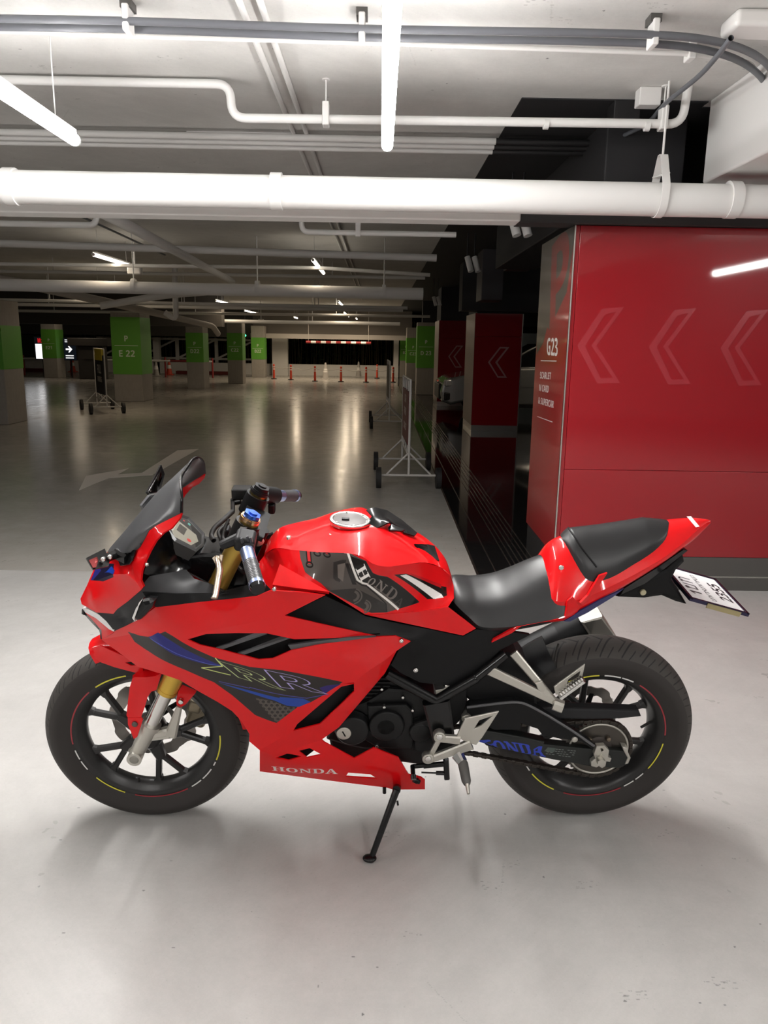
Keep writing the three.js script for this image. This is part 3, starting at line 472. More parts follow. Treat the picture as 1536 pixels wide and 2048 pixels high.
{ // silver car, nose towards the lane
  const car = group('parked_car', null, [1.2, 0, -15.2]); tag(car, 'silver car parked behind the dark red columns, nose towards the lane', 'car');
  M.carPaint = phys([0.42, 0.43, 0.43], 0.25, 0.6, { clearcoat: 1 });
  const sh = new THREE.Shape(); const pr = [[0.03, 0.32], [0, 0.5], [0.04, 0.68], [0.2, 0.78], [0.9, 0.92], [1.35, 1.0], [2.1, 1.02], [3.6, 1.04], [4.3, 0.98], [4.45, 0.7], [4.4, 0.34], [4.0, 0.28]]; pr.forEach((p, i) => (i ? sh.lineTo(...p) : sh.moveTo(...p))); sh.lineTo(3.95, 0.3); sh.absarc(3.6, 0.32, 0.36, 0, Math.PI, false); sh.lineTo(1.2, 0.24); sh.absarc(0.86, 0.32, 0.36, 0, Math.PI, false); sh.lineTo(0.2, 0.25);
  const bd = new THREE.ExtrudeGeometry(sh, { depth: 1.6, bevelEnabled: true, bevelThickness: 0.09, bevelSize: 0.06, bevelOffset: -0.06, bevelSegments: 4, curveSegments: 14 }); bd.translate(0, 0, -1.7); mesh('body', bd, M.carPaint, car);
  const cs = new THREE.Shape([[1.15, 0.98], [1.95, 1.4], [2.9, 1.46], [3.7, 1.34], [4.25, 1.0]].map((p) => new THREE.Vector2(...p))); const cb = new THREE.ExtrudeGeometry(cs, { depth: 1.2, bevelEnabled: true, bevelThickness: 0.16, bevelSize: 0.05, bevelSegments: 4 }); cb.translate(0, 0, -1.5); mesh('cabin', cb, std([0.01, 0.011, 0.012], 0.08), car);
  mesh('roof_rail', cable([[1.2, 1.0, -0.14], [1.95, 1.42, -0.2], [2.9, 1.49, -0.22], [3.7, 1.37, -0.2], [4.3, 1.0, -0.14]], 0.02, 40), M.carPaint, car);
  for (const x of [0.86, 3.6]) for (const z of [-0.12, -1.5]) mesh('wheel', [lathe1(0.32, 0.22).translate(x, 0.32, z)], M.rubber, car);
  mesh('headlamp', [at0(new RoundedBoxGeometry(0.34, 0.14, 0.08, 3, 0.04).rotateY(0.5), [0.22, 0.68, -0.06])], phys([0.6, 0.6, 0.6], 0.1, 0.3, { clearcoat: 1 }), car);
  mesh('air_intake', [at0(new RoundedBoxGeometry(0.3, 0.16, 0.06, 2, 0.03).rotateY(0.5), [0.2, 0.42, -0.05]), at0(new RoundedBoxGeometry(0.05, 0.3, 1.2, 2, 0.02), [0.0, 0.5, -0.8])], M.blackPaint, car);
  mesh('door_seam', [box(1.5, 1.508, 0.34, 1.0, 0.0, 0.004), box(1.5, 2.6, 0.62, 0.625, 0.0, 0.003)], M.blackPaint, car);
  mesh('door_handle', at0(new RoundedBoxGeometry(0.2, 0.04, 0.03, 2, 0.012), [2.05, 0.8, 0.005]), M.steel, car);
  mesh('sill', box(1.25, 3.2, 0.22, 0.3, -0.06, 0.005, 0.01), M.blackPaint, car);
}
function lathe1(r, w) { const g = new THREE.LatheGeometry([[0, -w / 2], [r * 0.66, -w / 2], [r, -w / 2 + 0.03], [r, w / 2 - 0.03], [r * 0.66, w / 2], [0, w / 2 - 0.03]].map((p) => new THREE.Vector2(...p)), 36); g.rotateX(Math.PI / 2); return g; }

// ---------------------------------------------------------------- motorcycle: surface helpers (metres; x to the rear, y up, z to the rider's left)
function solve(A, b) {
  const n = b.length;
  for (let i = 0; i < n; i++) {
    let p = i; for (let r = i + 1; r < n; r++) if (Math.abs(A[r][i]) > Math.abs(A[p][i])) p = r;
    [A[i], A[p]] = [A[p], A[i]]; [b[i], b[p]] = [b[p], b[i]];
    for (let r = i + 1; r < n; r++) { const f = A[r][i] / A[i][i]; if (f) { for (let c = i; c < n; c++) A[r][c] -= f * A[i][c]; b[r] -= f * b[i]; } }
  }
  const x = new Array(n);
  for (let i = n - 1; i >= 0; i--) { let s = b[i]; for (let c = i + 1; c < n; c++) s -= A[i][c] * x[c]; x[i] = s / A[i][i]; }
  return x;
}
// thin plate spline h(u, w) through control points
function plateSpline(P, smooth) {
  const n = P.length, U = (r2) => (r2 > 1e-12 ? r2 * Math.log(r2) * 0.5 : 0), A = [], b = [];
  for (let i = 0; i < n; i++) { A.push([...P.map((q) => U((q[0] - P[i][0]) ** 2 + (q[1] - P[i][1]) ** 2)), 1, P[i][0], P[i][1]]); A[i][i] += smooth; b.push(P[i][2]); }
  for (let k = 0; k < 3; k++) { A.push([...P.map((q) => (k === 0 ? 1 : q[k - 1])), 0, 0, 0]); b.push(0); }
  const w = solve(A, b);
  return (u, v) => { let h = w[n] + w[n + 1] * u + w[n + 2] * v, du = w[n + 1], dv = w[n + 2];
    for (let i = 0; i < n; i++) { const a = u - P[i][0], c = v - P[i][1], r2 = a * a + c * c; if (r2 > 1e-12) { const l = Math.log(r2); h += w[i] * r2 * l * 0.5; du += w[i] * a * (l + 1); dv += w[i] * c * (l + 1); } }
    return [h, du, dv]; };
}
function roundLine(pts, n = 5, closed = true) { // smooth curve through points
  const c = new THREE.CatmullRomCurve3(pts.map(V), closed, 'catmullrom', 0.5); return c.getPoints(pts.length * n).slice(0, closed ? -1 : undefined).map((p) => [p.x, p.y, p.z]);
}
const mirrored = (pts) => pts.map((p) => [p[0], p[1], -p[2]]);
function flipZ(g0) {
  const g = (g0.index ? g0.toNonIndexed() : g0.clone()), p = g.attributes.position, nn = g.attributes.normal, uv = g.attributes.uv;
  for (let i = 0; i < p.count; i++) { p.setZ(i, -p.getZ(i)); if (nn) nn.setZ(i, -nn.getZ(i)); }
  for (const a of [p, nn, uv]) if (a) for (let t = 0; t < a.count; t += 3) for (let c = 0; c < a.itemSize; c++) { const s = a.array[(t + 1) * a.itemSize + c]; a.array[(t + 1) * a.itemSize + c] = a.array[(t + 2) * a.itemSize + c]; a.array[(t + 2) * a.itemSize + c] = s; }
  return g;
}
// curved shell: outline [x,y,z] (and inner control points), a height field seen along a direction tilted up from +z by tilt degrees
function skin(outline, { inner = [], holes = [], tilt = 0, t = 0.004, edge = 0.035, smooth = 1e-6, uv = null, extra = [] } = {}) {
  const a = THREE.MathUtils.degToRad(tilt), ca = Math.cos(a), sa = Math.sin(a);
  const to = (p) => [p[0], p[1] * ca - p[2] * sa, p[1] * sa + p[2] * ca];
  const back = (u, w, h) => [u, w * ca + h * sa, -w * sa + h * ca];
  const O = outline.map(to), I = inner.map(to), HO = holes.map((h) => h.map(to));
  const along = []; O.forEach((p, i) => { const q = O[(i + 1) % O.length], d = Math.hypot(q[0] - p[0], q[1] - p[1]), n = Math.min(6, Math.floor(d / 0.03)); for (let k = 1; k <= n; k++) { const s = k / (n + 1); along.push([p[0] + (q[0] - p[0]) * s, p[1] + (q[1] - p[1]) * s, p[2] + (q[2] - p[2]) * s]); } });
  const uniq = []; for (const p of [...O, ...along, ...I, ...extra.map(to)]) if (!uniq.some((q) => (q[0] - p[0]) ** 2 + (q[1] - p[1]) ** 2 < 9e-6)) uniq.push(p);
  const f = plateSpline(uniq, smooth);
  const c2 = O.map((p) => new THREE.Vector2(p[0], p[1])), h2 = HO.map((h) => h.map((p) => new THREE.Vector2(p[0], p[1])));
  if (THREE.ShapeUtils.isClockWise(c2)) c2.reverse(); for (const h of h2) if (!THREE.ShapeUtils.isClockWise(h)) h.reverse();
  let tri = THREE.ShapeUtils.triangulateShape(c2, h2); const pts = [...c2, ...h2.flat()];
  for (let pass = 0; pass < 7; pass++) {
    const mid = new Map(), next = []; let any = false;
    const m = (i, j) => { const d = pts[i].distanceTo(pts[j]); if (d <= edge) return -1; const k = i < j ? i * 1e6 + j : j * 1e6 + i; if (!mid.has(k)) { mid.set(k, pts.length); pts.push(pts[i].clone().lerp(pts[j], 0.5)); } return mid.get(k); };
    for (const [i, j, k] of tri) {
      const a1 = m(i, j), b1 = m(j, k), c1 = m(k, i), s = (a1 >= 0) + (b1 >= 0) + (c1 >= 0);
      if (!s) { next.push([i, j, k]); continue; } any = true;
      if (s === 3) next.push([i, a1, c1], [a1, j, b1], [c1, b1, k], [a1, b1, c1]);
      else if (s === 1) { if (a1 >= 0) next.push([i, a1, k], [a1, j, k]); else if (b1 >= 0) next.push([i, j, b1], [i, b1, k]); else next.push([i, j, c1], [c1, j, k]); }
      else if (a1 < 0) next.push([k, c1, b1], [i, j, c1], [c1, j, b1]); else if (b1 < 0) next.push([i, a1, c1], [a1, j, k], [a1, k, c1]); else next.push([j, b1, a1], [i, a1, k], [a1, b1, k]);
    }
    tri = next; if (!any) break;
  }
  const pos = [], nor = [], uvs = [], put = (P, N, q) => { pos.push(...P); nor.push(...N); const r = uv ? uv(P) : [P[0], P[1]]; uvs.push(...r); };
  const S = pts.map((p) => { const [h, du, dv] = f(p.x, p.y), L = Math.hypot(du, dv, 1); const N = back(-du / L, -dv / L, 1 / L); const P = back(p.x, p.y, h); return { P, N, Q: P.map((v, i) => v - N[i] * t) }; });
  const edges = new Map();
  for (const [i, j, k] of tri) {
    for (const q of [i, j, k]) put(S[q].P, S[q].N); for (const q of [i, k, j]) put(S[q].Q, S[q].N.map((v) => -v));
    for (const [p, q] of [[i, j], [j, k], [k, i]]) { const key = p < q ? p + '_' + q : q + '_' + p; edges.set(key, edges.has(key) ? null : [p, q]); }
  }
  for (const e of edges.values()) if (e) {
    const A = S[e[0]], B = S[e[1]], d = V(B.P).sub(V(A.P)), N = d.cross(V(A.N)).normalize().toArray();
    for (const P of [A.P, A.Q, B.Q, A.P, B.Q, B.P]) put(P, N);
  }
  const g = new THREE.BufferGeometry();
  g.setAttribute('position', new THREE.Float32BufferAttribute(pos, 3)); g.setAttribute('normal', new THREE.Float32BufferAttribute(nor, 3)); g.setAttribute('uv', new THREE.Float32BufferAttribute(uvs, 2));
  g.userData.f = (x, y) => f(x, y)[0]; return g;
}
// symmetric shell seen from above: left edge line (front to rear) mirrored to the right
function topSkin(left, inner, o = {}) {
  const ends = (p) => Math.abs(p[2]) < 1e-4;
  const right = mirrored(left).reverse().filter((p) => !ends(p));
  return skin([...left, ...right], { tilt: 90, inner: [...inner, ...mirrored(inner.filter((p) => !ends(p)))], ...o });
}
// solid slab parallel to the bike's middle plane: outline in x,y at the outer z, thickness inwards
function slab(pts, thick, bevel = 0.003, holes = []) {
  const z = pts.reduce((s, p) => s + (p[2] || 0), 0) / pts.length;
  const g = plate(pts, thick, bevel, holes); g.translate(0, 0, z - thick + bevel); return g;
}
function loft(rings, { closed = true, nu = 0, caps = true, crease = 0 } = {}) {
  let R = rings.map((r) => (nu ? new THREE.CatmullRomCurve3(r.map(V), closed).getPoints(nu).slice(0, closed ? -1 : undefined).map((p) => p.toArray()) : r));
  const n = R[0].length, pos = [], idx = [];
  R.forEach((r) => r.forEach((p) => pos.push(...p)));
  const cols = closed ? n : n - 1;
  for (let i = 0; i < R.length - 1; i++) for (let j = 0; j < cols; j++) { const a = i * n + j, b = i * n + (j + 1) % n, c = a + n, d = b + n; idx.push(a, c, b, b, c, d); }
  if (closed && caps) for (const [k, s] of [[0, 1], [R.length - 1, -1]]) {
    const m = pos.length / 3, c = [0, 1, 2].map((q) => R[k].reduce((t, p) => t + p[q], 0) / n); pos.push(...c);
    for (let j = 0; j < n; j++) { const a = k * n + j, b = k * n + (j + 1) % n; s > 0 ? idx.push(m, a, b) : idx.push(m, b, a); }
  }
  const g = new THREE.BufferGeometry(); g.setAttribute('position', new THREE.Float32BufferAttribute(pos, 3)); g.setIndex(idx); g.computeVertexNormals();
  return crease ? toCreasedNormals(g, crease) : g;
}
function lathe(profile, seg = 96, axis = 'z') { // profile [radius, axial]
  const g = new THREE.LatheGeometry(profile.map((p) => new THREE.Vector2(p[0], p[1])), seg);
  if (axis === 'z') g.rotateX(Math.PI / 2); if (axis === 'x') g.rotateZ(-Math.PI / 2); return g;
}
function at(g, p) { const h = g.clone(); h.translate(p[0], p[1], p[2]); return h; }
function knob(p, r, h, bevel = 0.002) { const g = lathe([[0, -h], [r, -h], [r, -bevel], [r - bevel, 0], [0, 0]], 28); return at(g, p); } // disc facing +z, face at p
function strut(a, b, w, d, w2 = w) { // flat-sided bar between points: w in the side plane, d across
  const A = V(a), B = V(b), dir = B.clone().sub(A).normalize(), zz = new THREE.Vector3(0, 0, 1); const n = new THREE.Vector3().crossVectors(zz, dir).normalize(), m = new THREE.Vector3().crossVectors(dir, n).normalize();
  const ring = (P, w0) => { const c = Math.min(w0, d) * 0.22; return [[1, 1, -c, 0], [1, 1, 0, -c], [1, -1, 0, c], [1, -1, -c, 0], [-1, -1, c, 0], [-1, -1, 0, c], [-1, 1, 0, -c], [-1, 1, c, 0]].map(([i, j, ci, cj]) => P.clone().addScaledVector(n, i * w0 / 2 + ci).addScaledVector(m, j * d / 2 + cj).toArray()); };
  return loft([ring(A, w), ring(B, w2)], { crease: 0.5 });
}
const STAND_FOOT = [0.0015, 0.046, 0.247];
const PLATE = { o: [1.006, 0.751, 0.102], ex: [0, 0, -0.204], ey: [-0.16, 0.0455, 0] };
const LEVER = [[-0.3863, 0.9479, 0.185], [-0.3796, 0.9382, 0.205], [-0.3753, 0.928, 0.22], [-0.3726, 0.92, 0.27], [-0.3698, 0.9127, 0.315], [-0.3703, 0.9114, 0.33]];

// ---------------------------------------------------------------- motorcycle: materials and printed graphics
const GX0 = -0.86, GW = 1.12, GY0 = 0.14, GH = 0.88;
const RED_PAINT = '#d90b12';
const graphics = canvasMap(2048, 1609, (q, W, H) => {
  const X = (p) => [(p[0] - GX0) / GW * W, (GY0 + GH - p[1]) / GH * H];
  const path = (pts, close = true) => { q.beginPath(); pts.forEach((p, i) => { const [a, b] = X(p); i ? q.lineTo(a, b) : q.moveTo(a, b); }); if (close) q.closePath(); };
  const fill = (pts, c) => { path(pts); q.fillStyle = c; q.fill(); };
  const line = (pts, c, w, close = false) => { path(pts, close); q.strokeStyle = c; q.lineWidth = w; q.lineJoin = 'round'; q.stroke(); };
  const word = (s, pts, font, color) => { const [a, b, c] = pts.map(X); q.save(); q.font = font; q.fillStyle = color; const m = q.measureText(s); q.setTransform((b[0] - a[0]) / m.width, (b[1] - a[1]) / m.width, (a[0] - c[0]) / 72, (a[1] - c[1]) / 72, a[0], a[1]); q.fillText(s, 0, 0); q.restore(); };
  q.fillStyle = RED_PAINT; q.fillRect(0, 0, W, H);
  // --- side fairing band
  fill([[-.6437,.7013],[-.6061,.7038],[-.5811,.71],[-.5514,.7243],[-.53,.7371],[-.4791,.7118],[-.4077,.6757],[-.3174,.6485],[-.2677,.6428],[-.2345,.6389],[-.1512,.617],[-.0796,.5957],[-.1093,.5707],[-.1264,.5545],[-.165,.5291],[-.1994,.5163],[-.2565,.4621],[-.2819,.4736],[-.3121,.4881],[-.3685,.5554],[-.4124,.5968],[-.4851,.6297],[-.585,.6673],[-.6248,.6792]], '#26211f');
  fill([[-.5791,.7095],[-.55,.7304],[-.5,.7055],[-.4086,.6602],[-.3844,.6496],[-.4419,.6563],[-.5106,.6744]], '#1d1f6e');
  line([[-.5732,.7077],[-.5021,.6783],[-.4214,.6544],[-.3844,.6496]], '#4a5fc0', 3);
  fill([[-.404,.5968],[-.3213,.5745],[-.2435,.5504],[-.2452,.5544],[-.1839,.5443],[-.1641,.5306],[-.1951,.5158],[-.227,.523],[-.2583,.5423],[-.3209,.5655]], '#1c3f96');
  fill([[-.141,.5777],[-.1219,.5847],[-.0838,.5887],[-.1093,.5696],[-.1272,.5565]], '#2a1d63');
  line([[-.3997,.6003],[-.3209,.582],[-.3201,.5845],[-.2366,.5605],[-.1733,.5444],[-.1179,.5545]], '#46469a', 4);
  fill([[-.3089,.5504],[-.2793,.5494],[-.2584,.5393],[-.2249,.5189],[-.1994,.5148],[-.2565,.4631],[-.2729,.4881]], '#2c2826');
  { // hexagon print
    const cs = [[-.3089,.5504],[-.2584,.5393],[-.2249,.5189],[-.1994,.5148],[-.2565,.4631],[-.2729,.4881]]; const pp = cs.map(X);
    q.save(); q.beginPath(); pp.forEach((p, i) => (i ? q.lineTo(...p) : q.moveTo(...p))); q.clip();
    q.strokeStyle = '#5c544e'; q.lineWidth = 4;
    const s = 15, x0 = Math.min(...pp.map((p) => p[0])), x1 = Math.max(...pp.map((p) => p[0])), y0 = Math.min(...pp.map((p) => p[1])), y1 = Math.max(...pp.map((p) => p[1]));
    for (let r = 0, y = y0; y < y1 + s; y += s * 1.5, r++) for (let x = x0 + (r % 2) * s * 0.87; x < x1 + s; x += s * 1.74) { q.beginPath(); for (let k = 0; k < 6; k++) { const a = k * Math.PI / 3 + Math.PI / 6; q[k ? 'lineTo' : 'moveTo'](x + Math.cos(a) * s * 0.8, y + Math.sin(a) * s * 0.8); } q.closePath(); q.stroke(); }
    q.restore();
  }
  // --- outlined double letter with a colour changing line
  const rainbow = q.createLinearGradient(...X([-.441,.6418]), ...X([-.1252,.5553])); ['#b9c46a', '#8fd0c0', '#b98fd0', '#c4b57a', '#7fd0b0', '#d0a0d8', '#a8c890', '#c8a0e0'].forEach((c, i) => rainbow.addColorStop(i / 7, c));
  const outlineLetter = (ch, pts) => { const [a, b, c] = pts.map(X); q.save(); q.font = 'bold 100px sans-serif'; q.strokeStyle = ch[1]; q.lineWidth = 2.2; q.lineJoin = 'miter'; const m = q.measureText(ch[0]); q.setTransform((b[0] - a[0]) / m.width, (b[1] - a[1]) / m.width, (a[0] - c[0]) / 72, (a[1] - c[1]) / 72, a[0], a[1]); q.strokeText(ch[0], 0, 0); q.restore(); };
  outlineLetter(['R', '#b9c98a'], [[-.3674,.6223],[-.2308,.5754],[-.4184,.6733]]); outlineLetter(['R', '#a99fd6'], [[-.2598,.5913],[-.123,.5563],[-.2998,.6455]]);
  line([[-.4418,.6418],[-.3867,.6492],[-.4039,.6743]], '#c3cf7a', 5); line([[-.4418,.6418],[-.3674,.6223]], '#c3cf7a', 5);
  word('HONDA', [[-.2817,.2531],[-.0942,.2438],[-.2827,.2776]], 'bold 100px serif', '#e8dcd8');
  // --- nose: blue and black flash beside the mirror foot
  fill([[-.7436,.839],[-.7655,.7939],[-.7257,.814],[-.7112,.8198],[-.6711,.8498],[-.6755,.8741],[-.707,.8585]], '#1b1830');
  fill([[-.7436,.839],[-.7655,.7939],[-.7551,.7999],[-.7256,.8352]], '#2b2a78');
  fill([[-.7024,.8451],[-.6842,.8656],[-.6683,.8657],[-.6715,.8568],[-.6904,.8503],[-.7098,.8399]], '#1c3fa0');
  // --- tank side print
  fill([[-.1958,.9406],[-.1853,.9519],[-.1596,.9555],[-.1263,.9501],[-.071,.9523],[-.0568,.9444],[-.0231,.9347],[-.0044,.9019],[.0298,.8876],[.0729,.8498],[.1171,.7979],[.0668,.7871],[.0323,.7785],[-.0025,.7792],[-.0185,.7822],[-.0453,.8016],[-.0903,.8311],[-.1139,.8458],[-.1347,.8662],[-.1761,.8892],[-.1899,.915]], '#4d4642');
  fill([[-.0671,.9415],[-.0231,.9333],[-.0071,.9047],[.0114,.8933],[.0298,.8876],[.0729,.8498],[.1197,.7994],[.0668,.7871],[.0122,.8495],[-.0249,.8727],[-.046,.89]], '#191615');
  fill([[-.1139,.8487],[-.0457,.855],[-.0032,.8257],[.0291,.802],[.0322,.7794],[-.0078,.7792],[-.0453,.8016],[-.0903,.8311]], '#2a2624');
  fill([[-.1045,.9199],[-.0825,.9286],[-.0722,.9301],[-.0877,.8723],[-.0981,.8751],[-.1046,.8809]], '#2e2927');
  fill([[-.0942,.9156],[-.0748,.9229],[-.0799,.8738],[-.0929,.8839]], '#6b625c');
  fill([[-.0748,.9215],[-.067,.923],[-.0458,.8667],[-.0563,.8667]], '#1f1b1a');
  line([[-.0702,.9517],[-.0566,.9159],[-.0433,.8813],[-.0301,.8721],[-.0196,.8692],[.0125,.8347],[.0628,.7841]], '#e9e4df', 11);
  line([[-.0631,.9216],[-.0498,.8784],[-.0327,.8653],[-.0208,.8622],[.0073,.8302],[.0304,.802],[.0322,.7803]], '#0f0d0d', 5);
  for (const [a, b] of [[[[-.1714,.9422],[-.1655,.9065]], 14], [[[-.1456,.9466],[-.1463,.9324]], 13], [[[-.1207,.9482],[-.1212,.9354]], 13]]) { line(a, '#15110f', b + 10); line(a, '#c2272b', b); const e = X(a[1]); q.strokeStyle = '#15110f'; q.lineWidth = 6; q.beginPath(); q.ellipse(e[0], e[1] + 3, 15, 9, 0, 0, 6.3); q.stroke(); }
  for (const [a, b, r] of [[590, 540, 60], [700, 640, 50]]) { const c = X([...([[-.0561,.8313],[-.0293,.7987]])[a === 590 ? 0 : 1]]); q.strokeStyle = '#57504b'; q.lineWidth = 13; q.beginPath(); q.arc(c[0], c[1], r * 0.45, -1.2, 1.4); q.stroke(); q.lineWidth = 7; q.beginPath(); q.arc(c[0], c[1], r * 0.72, -1.2, 1.4); q.stroke(); }
  const letter = (s, pts, c) => word(s, pts, 'bold 100px serif', c);
  letter('H', [[-.0493,.9125],[-.0322,.8732],[-.0277,.929]], '#f2eeea');
  letter('O', [[-.0228,.8721],[-.0064,.8611],[-.01,.8917]], '#8b837d');
  letter('N', [[-.0032,.8611],[.0199,.8347],[.0116,.8831]], '#7d756f');
  letter('D', [[.0245,.8318],[.0476,.8066],[.0423,.857]], '#6a625d');
  letter('A', [[.0503,.8036],[.0668,.7856],[.0631,.8231]], '#3a3532');
  fill([[.0298,.8891],[.0481,.8892],[.1358,.798],[.1198,.7964]], RED_PAINT);
  fill([[.0481,.8883],[.0798,.8815],[.1928,.8133],[.1936,.7968],[.1544,.7996],[.1383,.8025]], '#17120f');
  fill([[.064,.8814],[.0798,.8798],[.1783,.8042],[.184,.7961],[.1544,.8002]], '#e9e5e2');
  fill([[.0876,.8816],[.1771,.8267],[.1776,.8177],[.1013,.8676]], '#b31219');
  // --- small white word on the belly and tail blue
});
const uvPrint = (p) => [(p[0] - GX0) / GW, (p[1] - GY0) / GH];
const B = {};
B.print = phys(0xffffff, 0.36, 0, { map: graphics, specularIntensity: 0.2, clearcoat: 0.6, clearcoatRoughness: 0.05 });
B.red = phys(RED_PAINT, 0.36, 0, { specularIntensity: 0.2, clearcoat: 0.6, clearcoatRoughness: 0.05 });
B.black = phys([0.008, 0.008, 0.0085], 0.45, 0, { specularIntensity: 0.35 });
B.blackGloss = phys([0.005, 0.005, 0.0055], 0.2, 0, { specularIntensity: 0.8 });
B.plastic = phys([0.018, 0.018, 0.0195], 0.48, 0, { specularIntensity: 0.5 });
B.engine = phys([0.008, 0.008, 0.0085], 0.45, 0.1, { specularIntensity: 0.6 });
B.rubber = std([0.019, 0.017, 0.016], 0.62);
B.rim = std([0.03, 0.029, 0.029], 0.34, 0.4);
B.alu = std([0.55, 0.53, 0.48], 0.42, 0.85);
B.chrome = std([0.75, 0.74, 0.72], 0.22, 1);
B.gold = std([0.62, 0.40, 0.07], 0.34, 0.75);
B.lever = std([0.78, 0.66, 0.52], 0.28, 0.9);
B.blue = std([0.05, 0.14, 0.62], 0.22, 0.8);
B.steelBlue = std([0.34, 0.42, 0.66], 0.24, 0.9);
B.carbon = std([0.05, 0.05, 0.055], 0.45, 0.2);
B.seat = std([0.014, 0.014, 0.015], 0.4, 0, { bumpMap: noiseMap(256, () => rnd()), bumpScale: 0.0002 });
B.screen = phys([0.06, 0.06, 0.064], 0.4, 0, { clearcoat: 0.4, clearcoatRoughness: 0.2 });
B.yellow = std([0.72, 0.66, 0.05], 0.5);
B.stickRed = std([0.32, 0.02, 0.03], 0.45);
B.stickWhite = std([0.75, 0.74, 0.72], 0.45);
B.disc = std([0.30, 0.28, 0.26], 0.36, 0.9);
B.white = std([0.8, 0.78, 0.76], 0.4);

const bike = group('motorcycle', null, [-0.012, 0, -2.152]);
bike.rotation.order = 'YXZ';
bike.rotation.set(THREE.MathUtils.degToRad(9.048), THREE.MathUtils.degToRad(1.562), 0);
tag(bike, 'red sport motorcycle with black seat leaning on its side stand', 'motorcycle');
function both(name, geo, mat, mat2) { const a = mesh(name, geo, mat, bike); const b = mesh(name, flipZ(a.geometry), mat2 || mat, bike); return [a, b]; }
const UV = { uv: uvPrint };

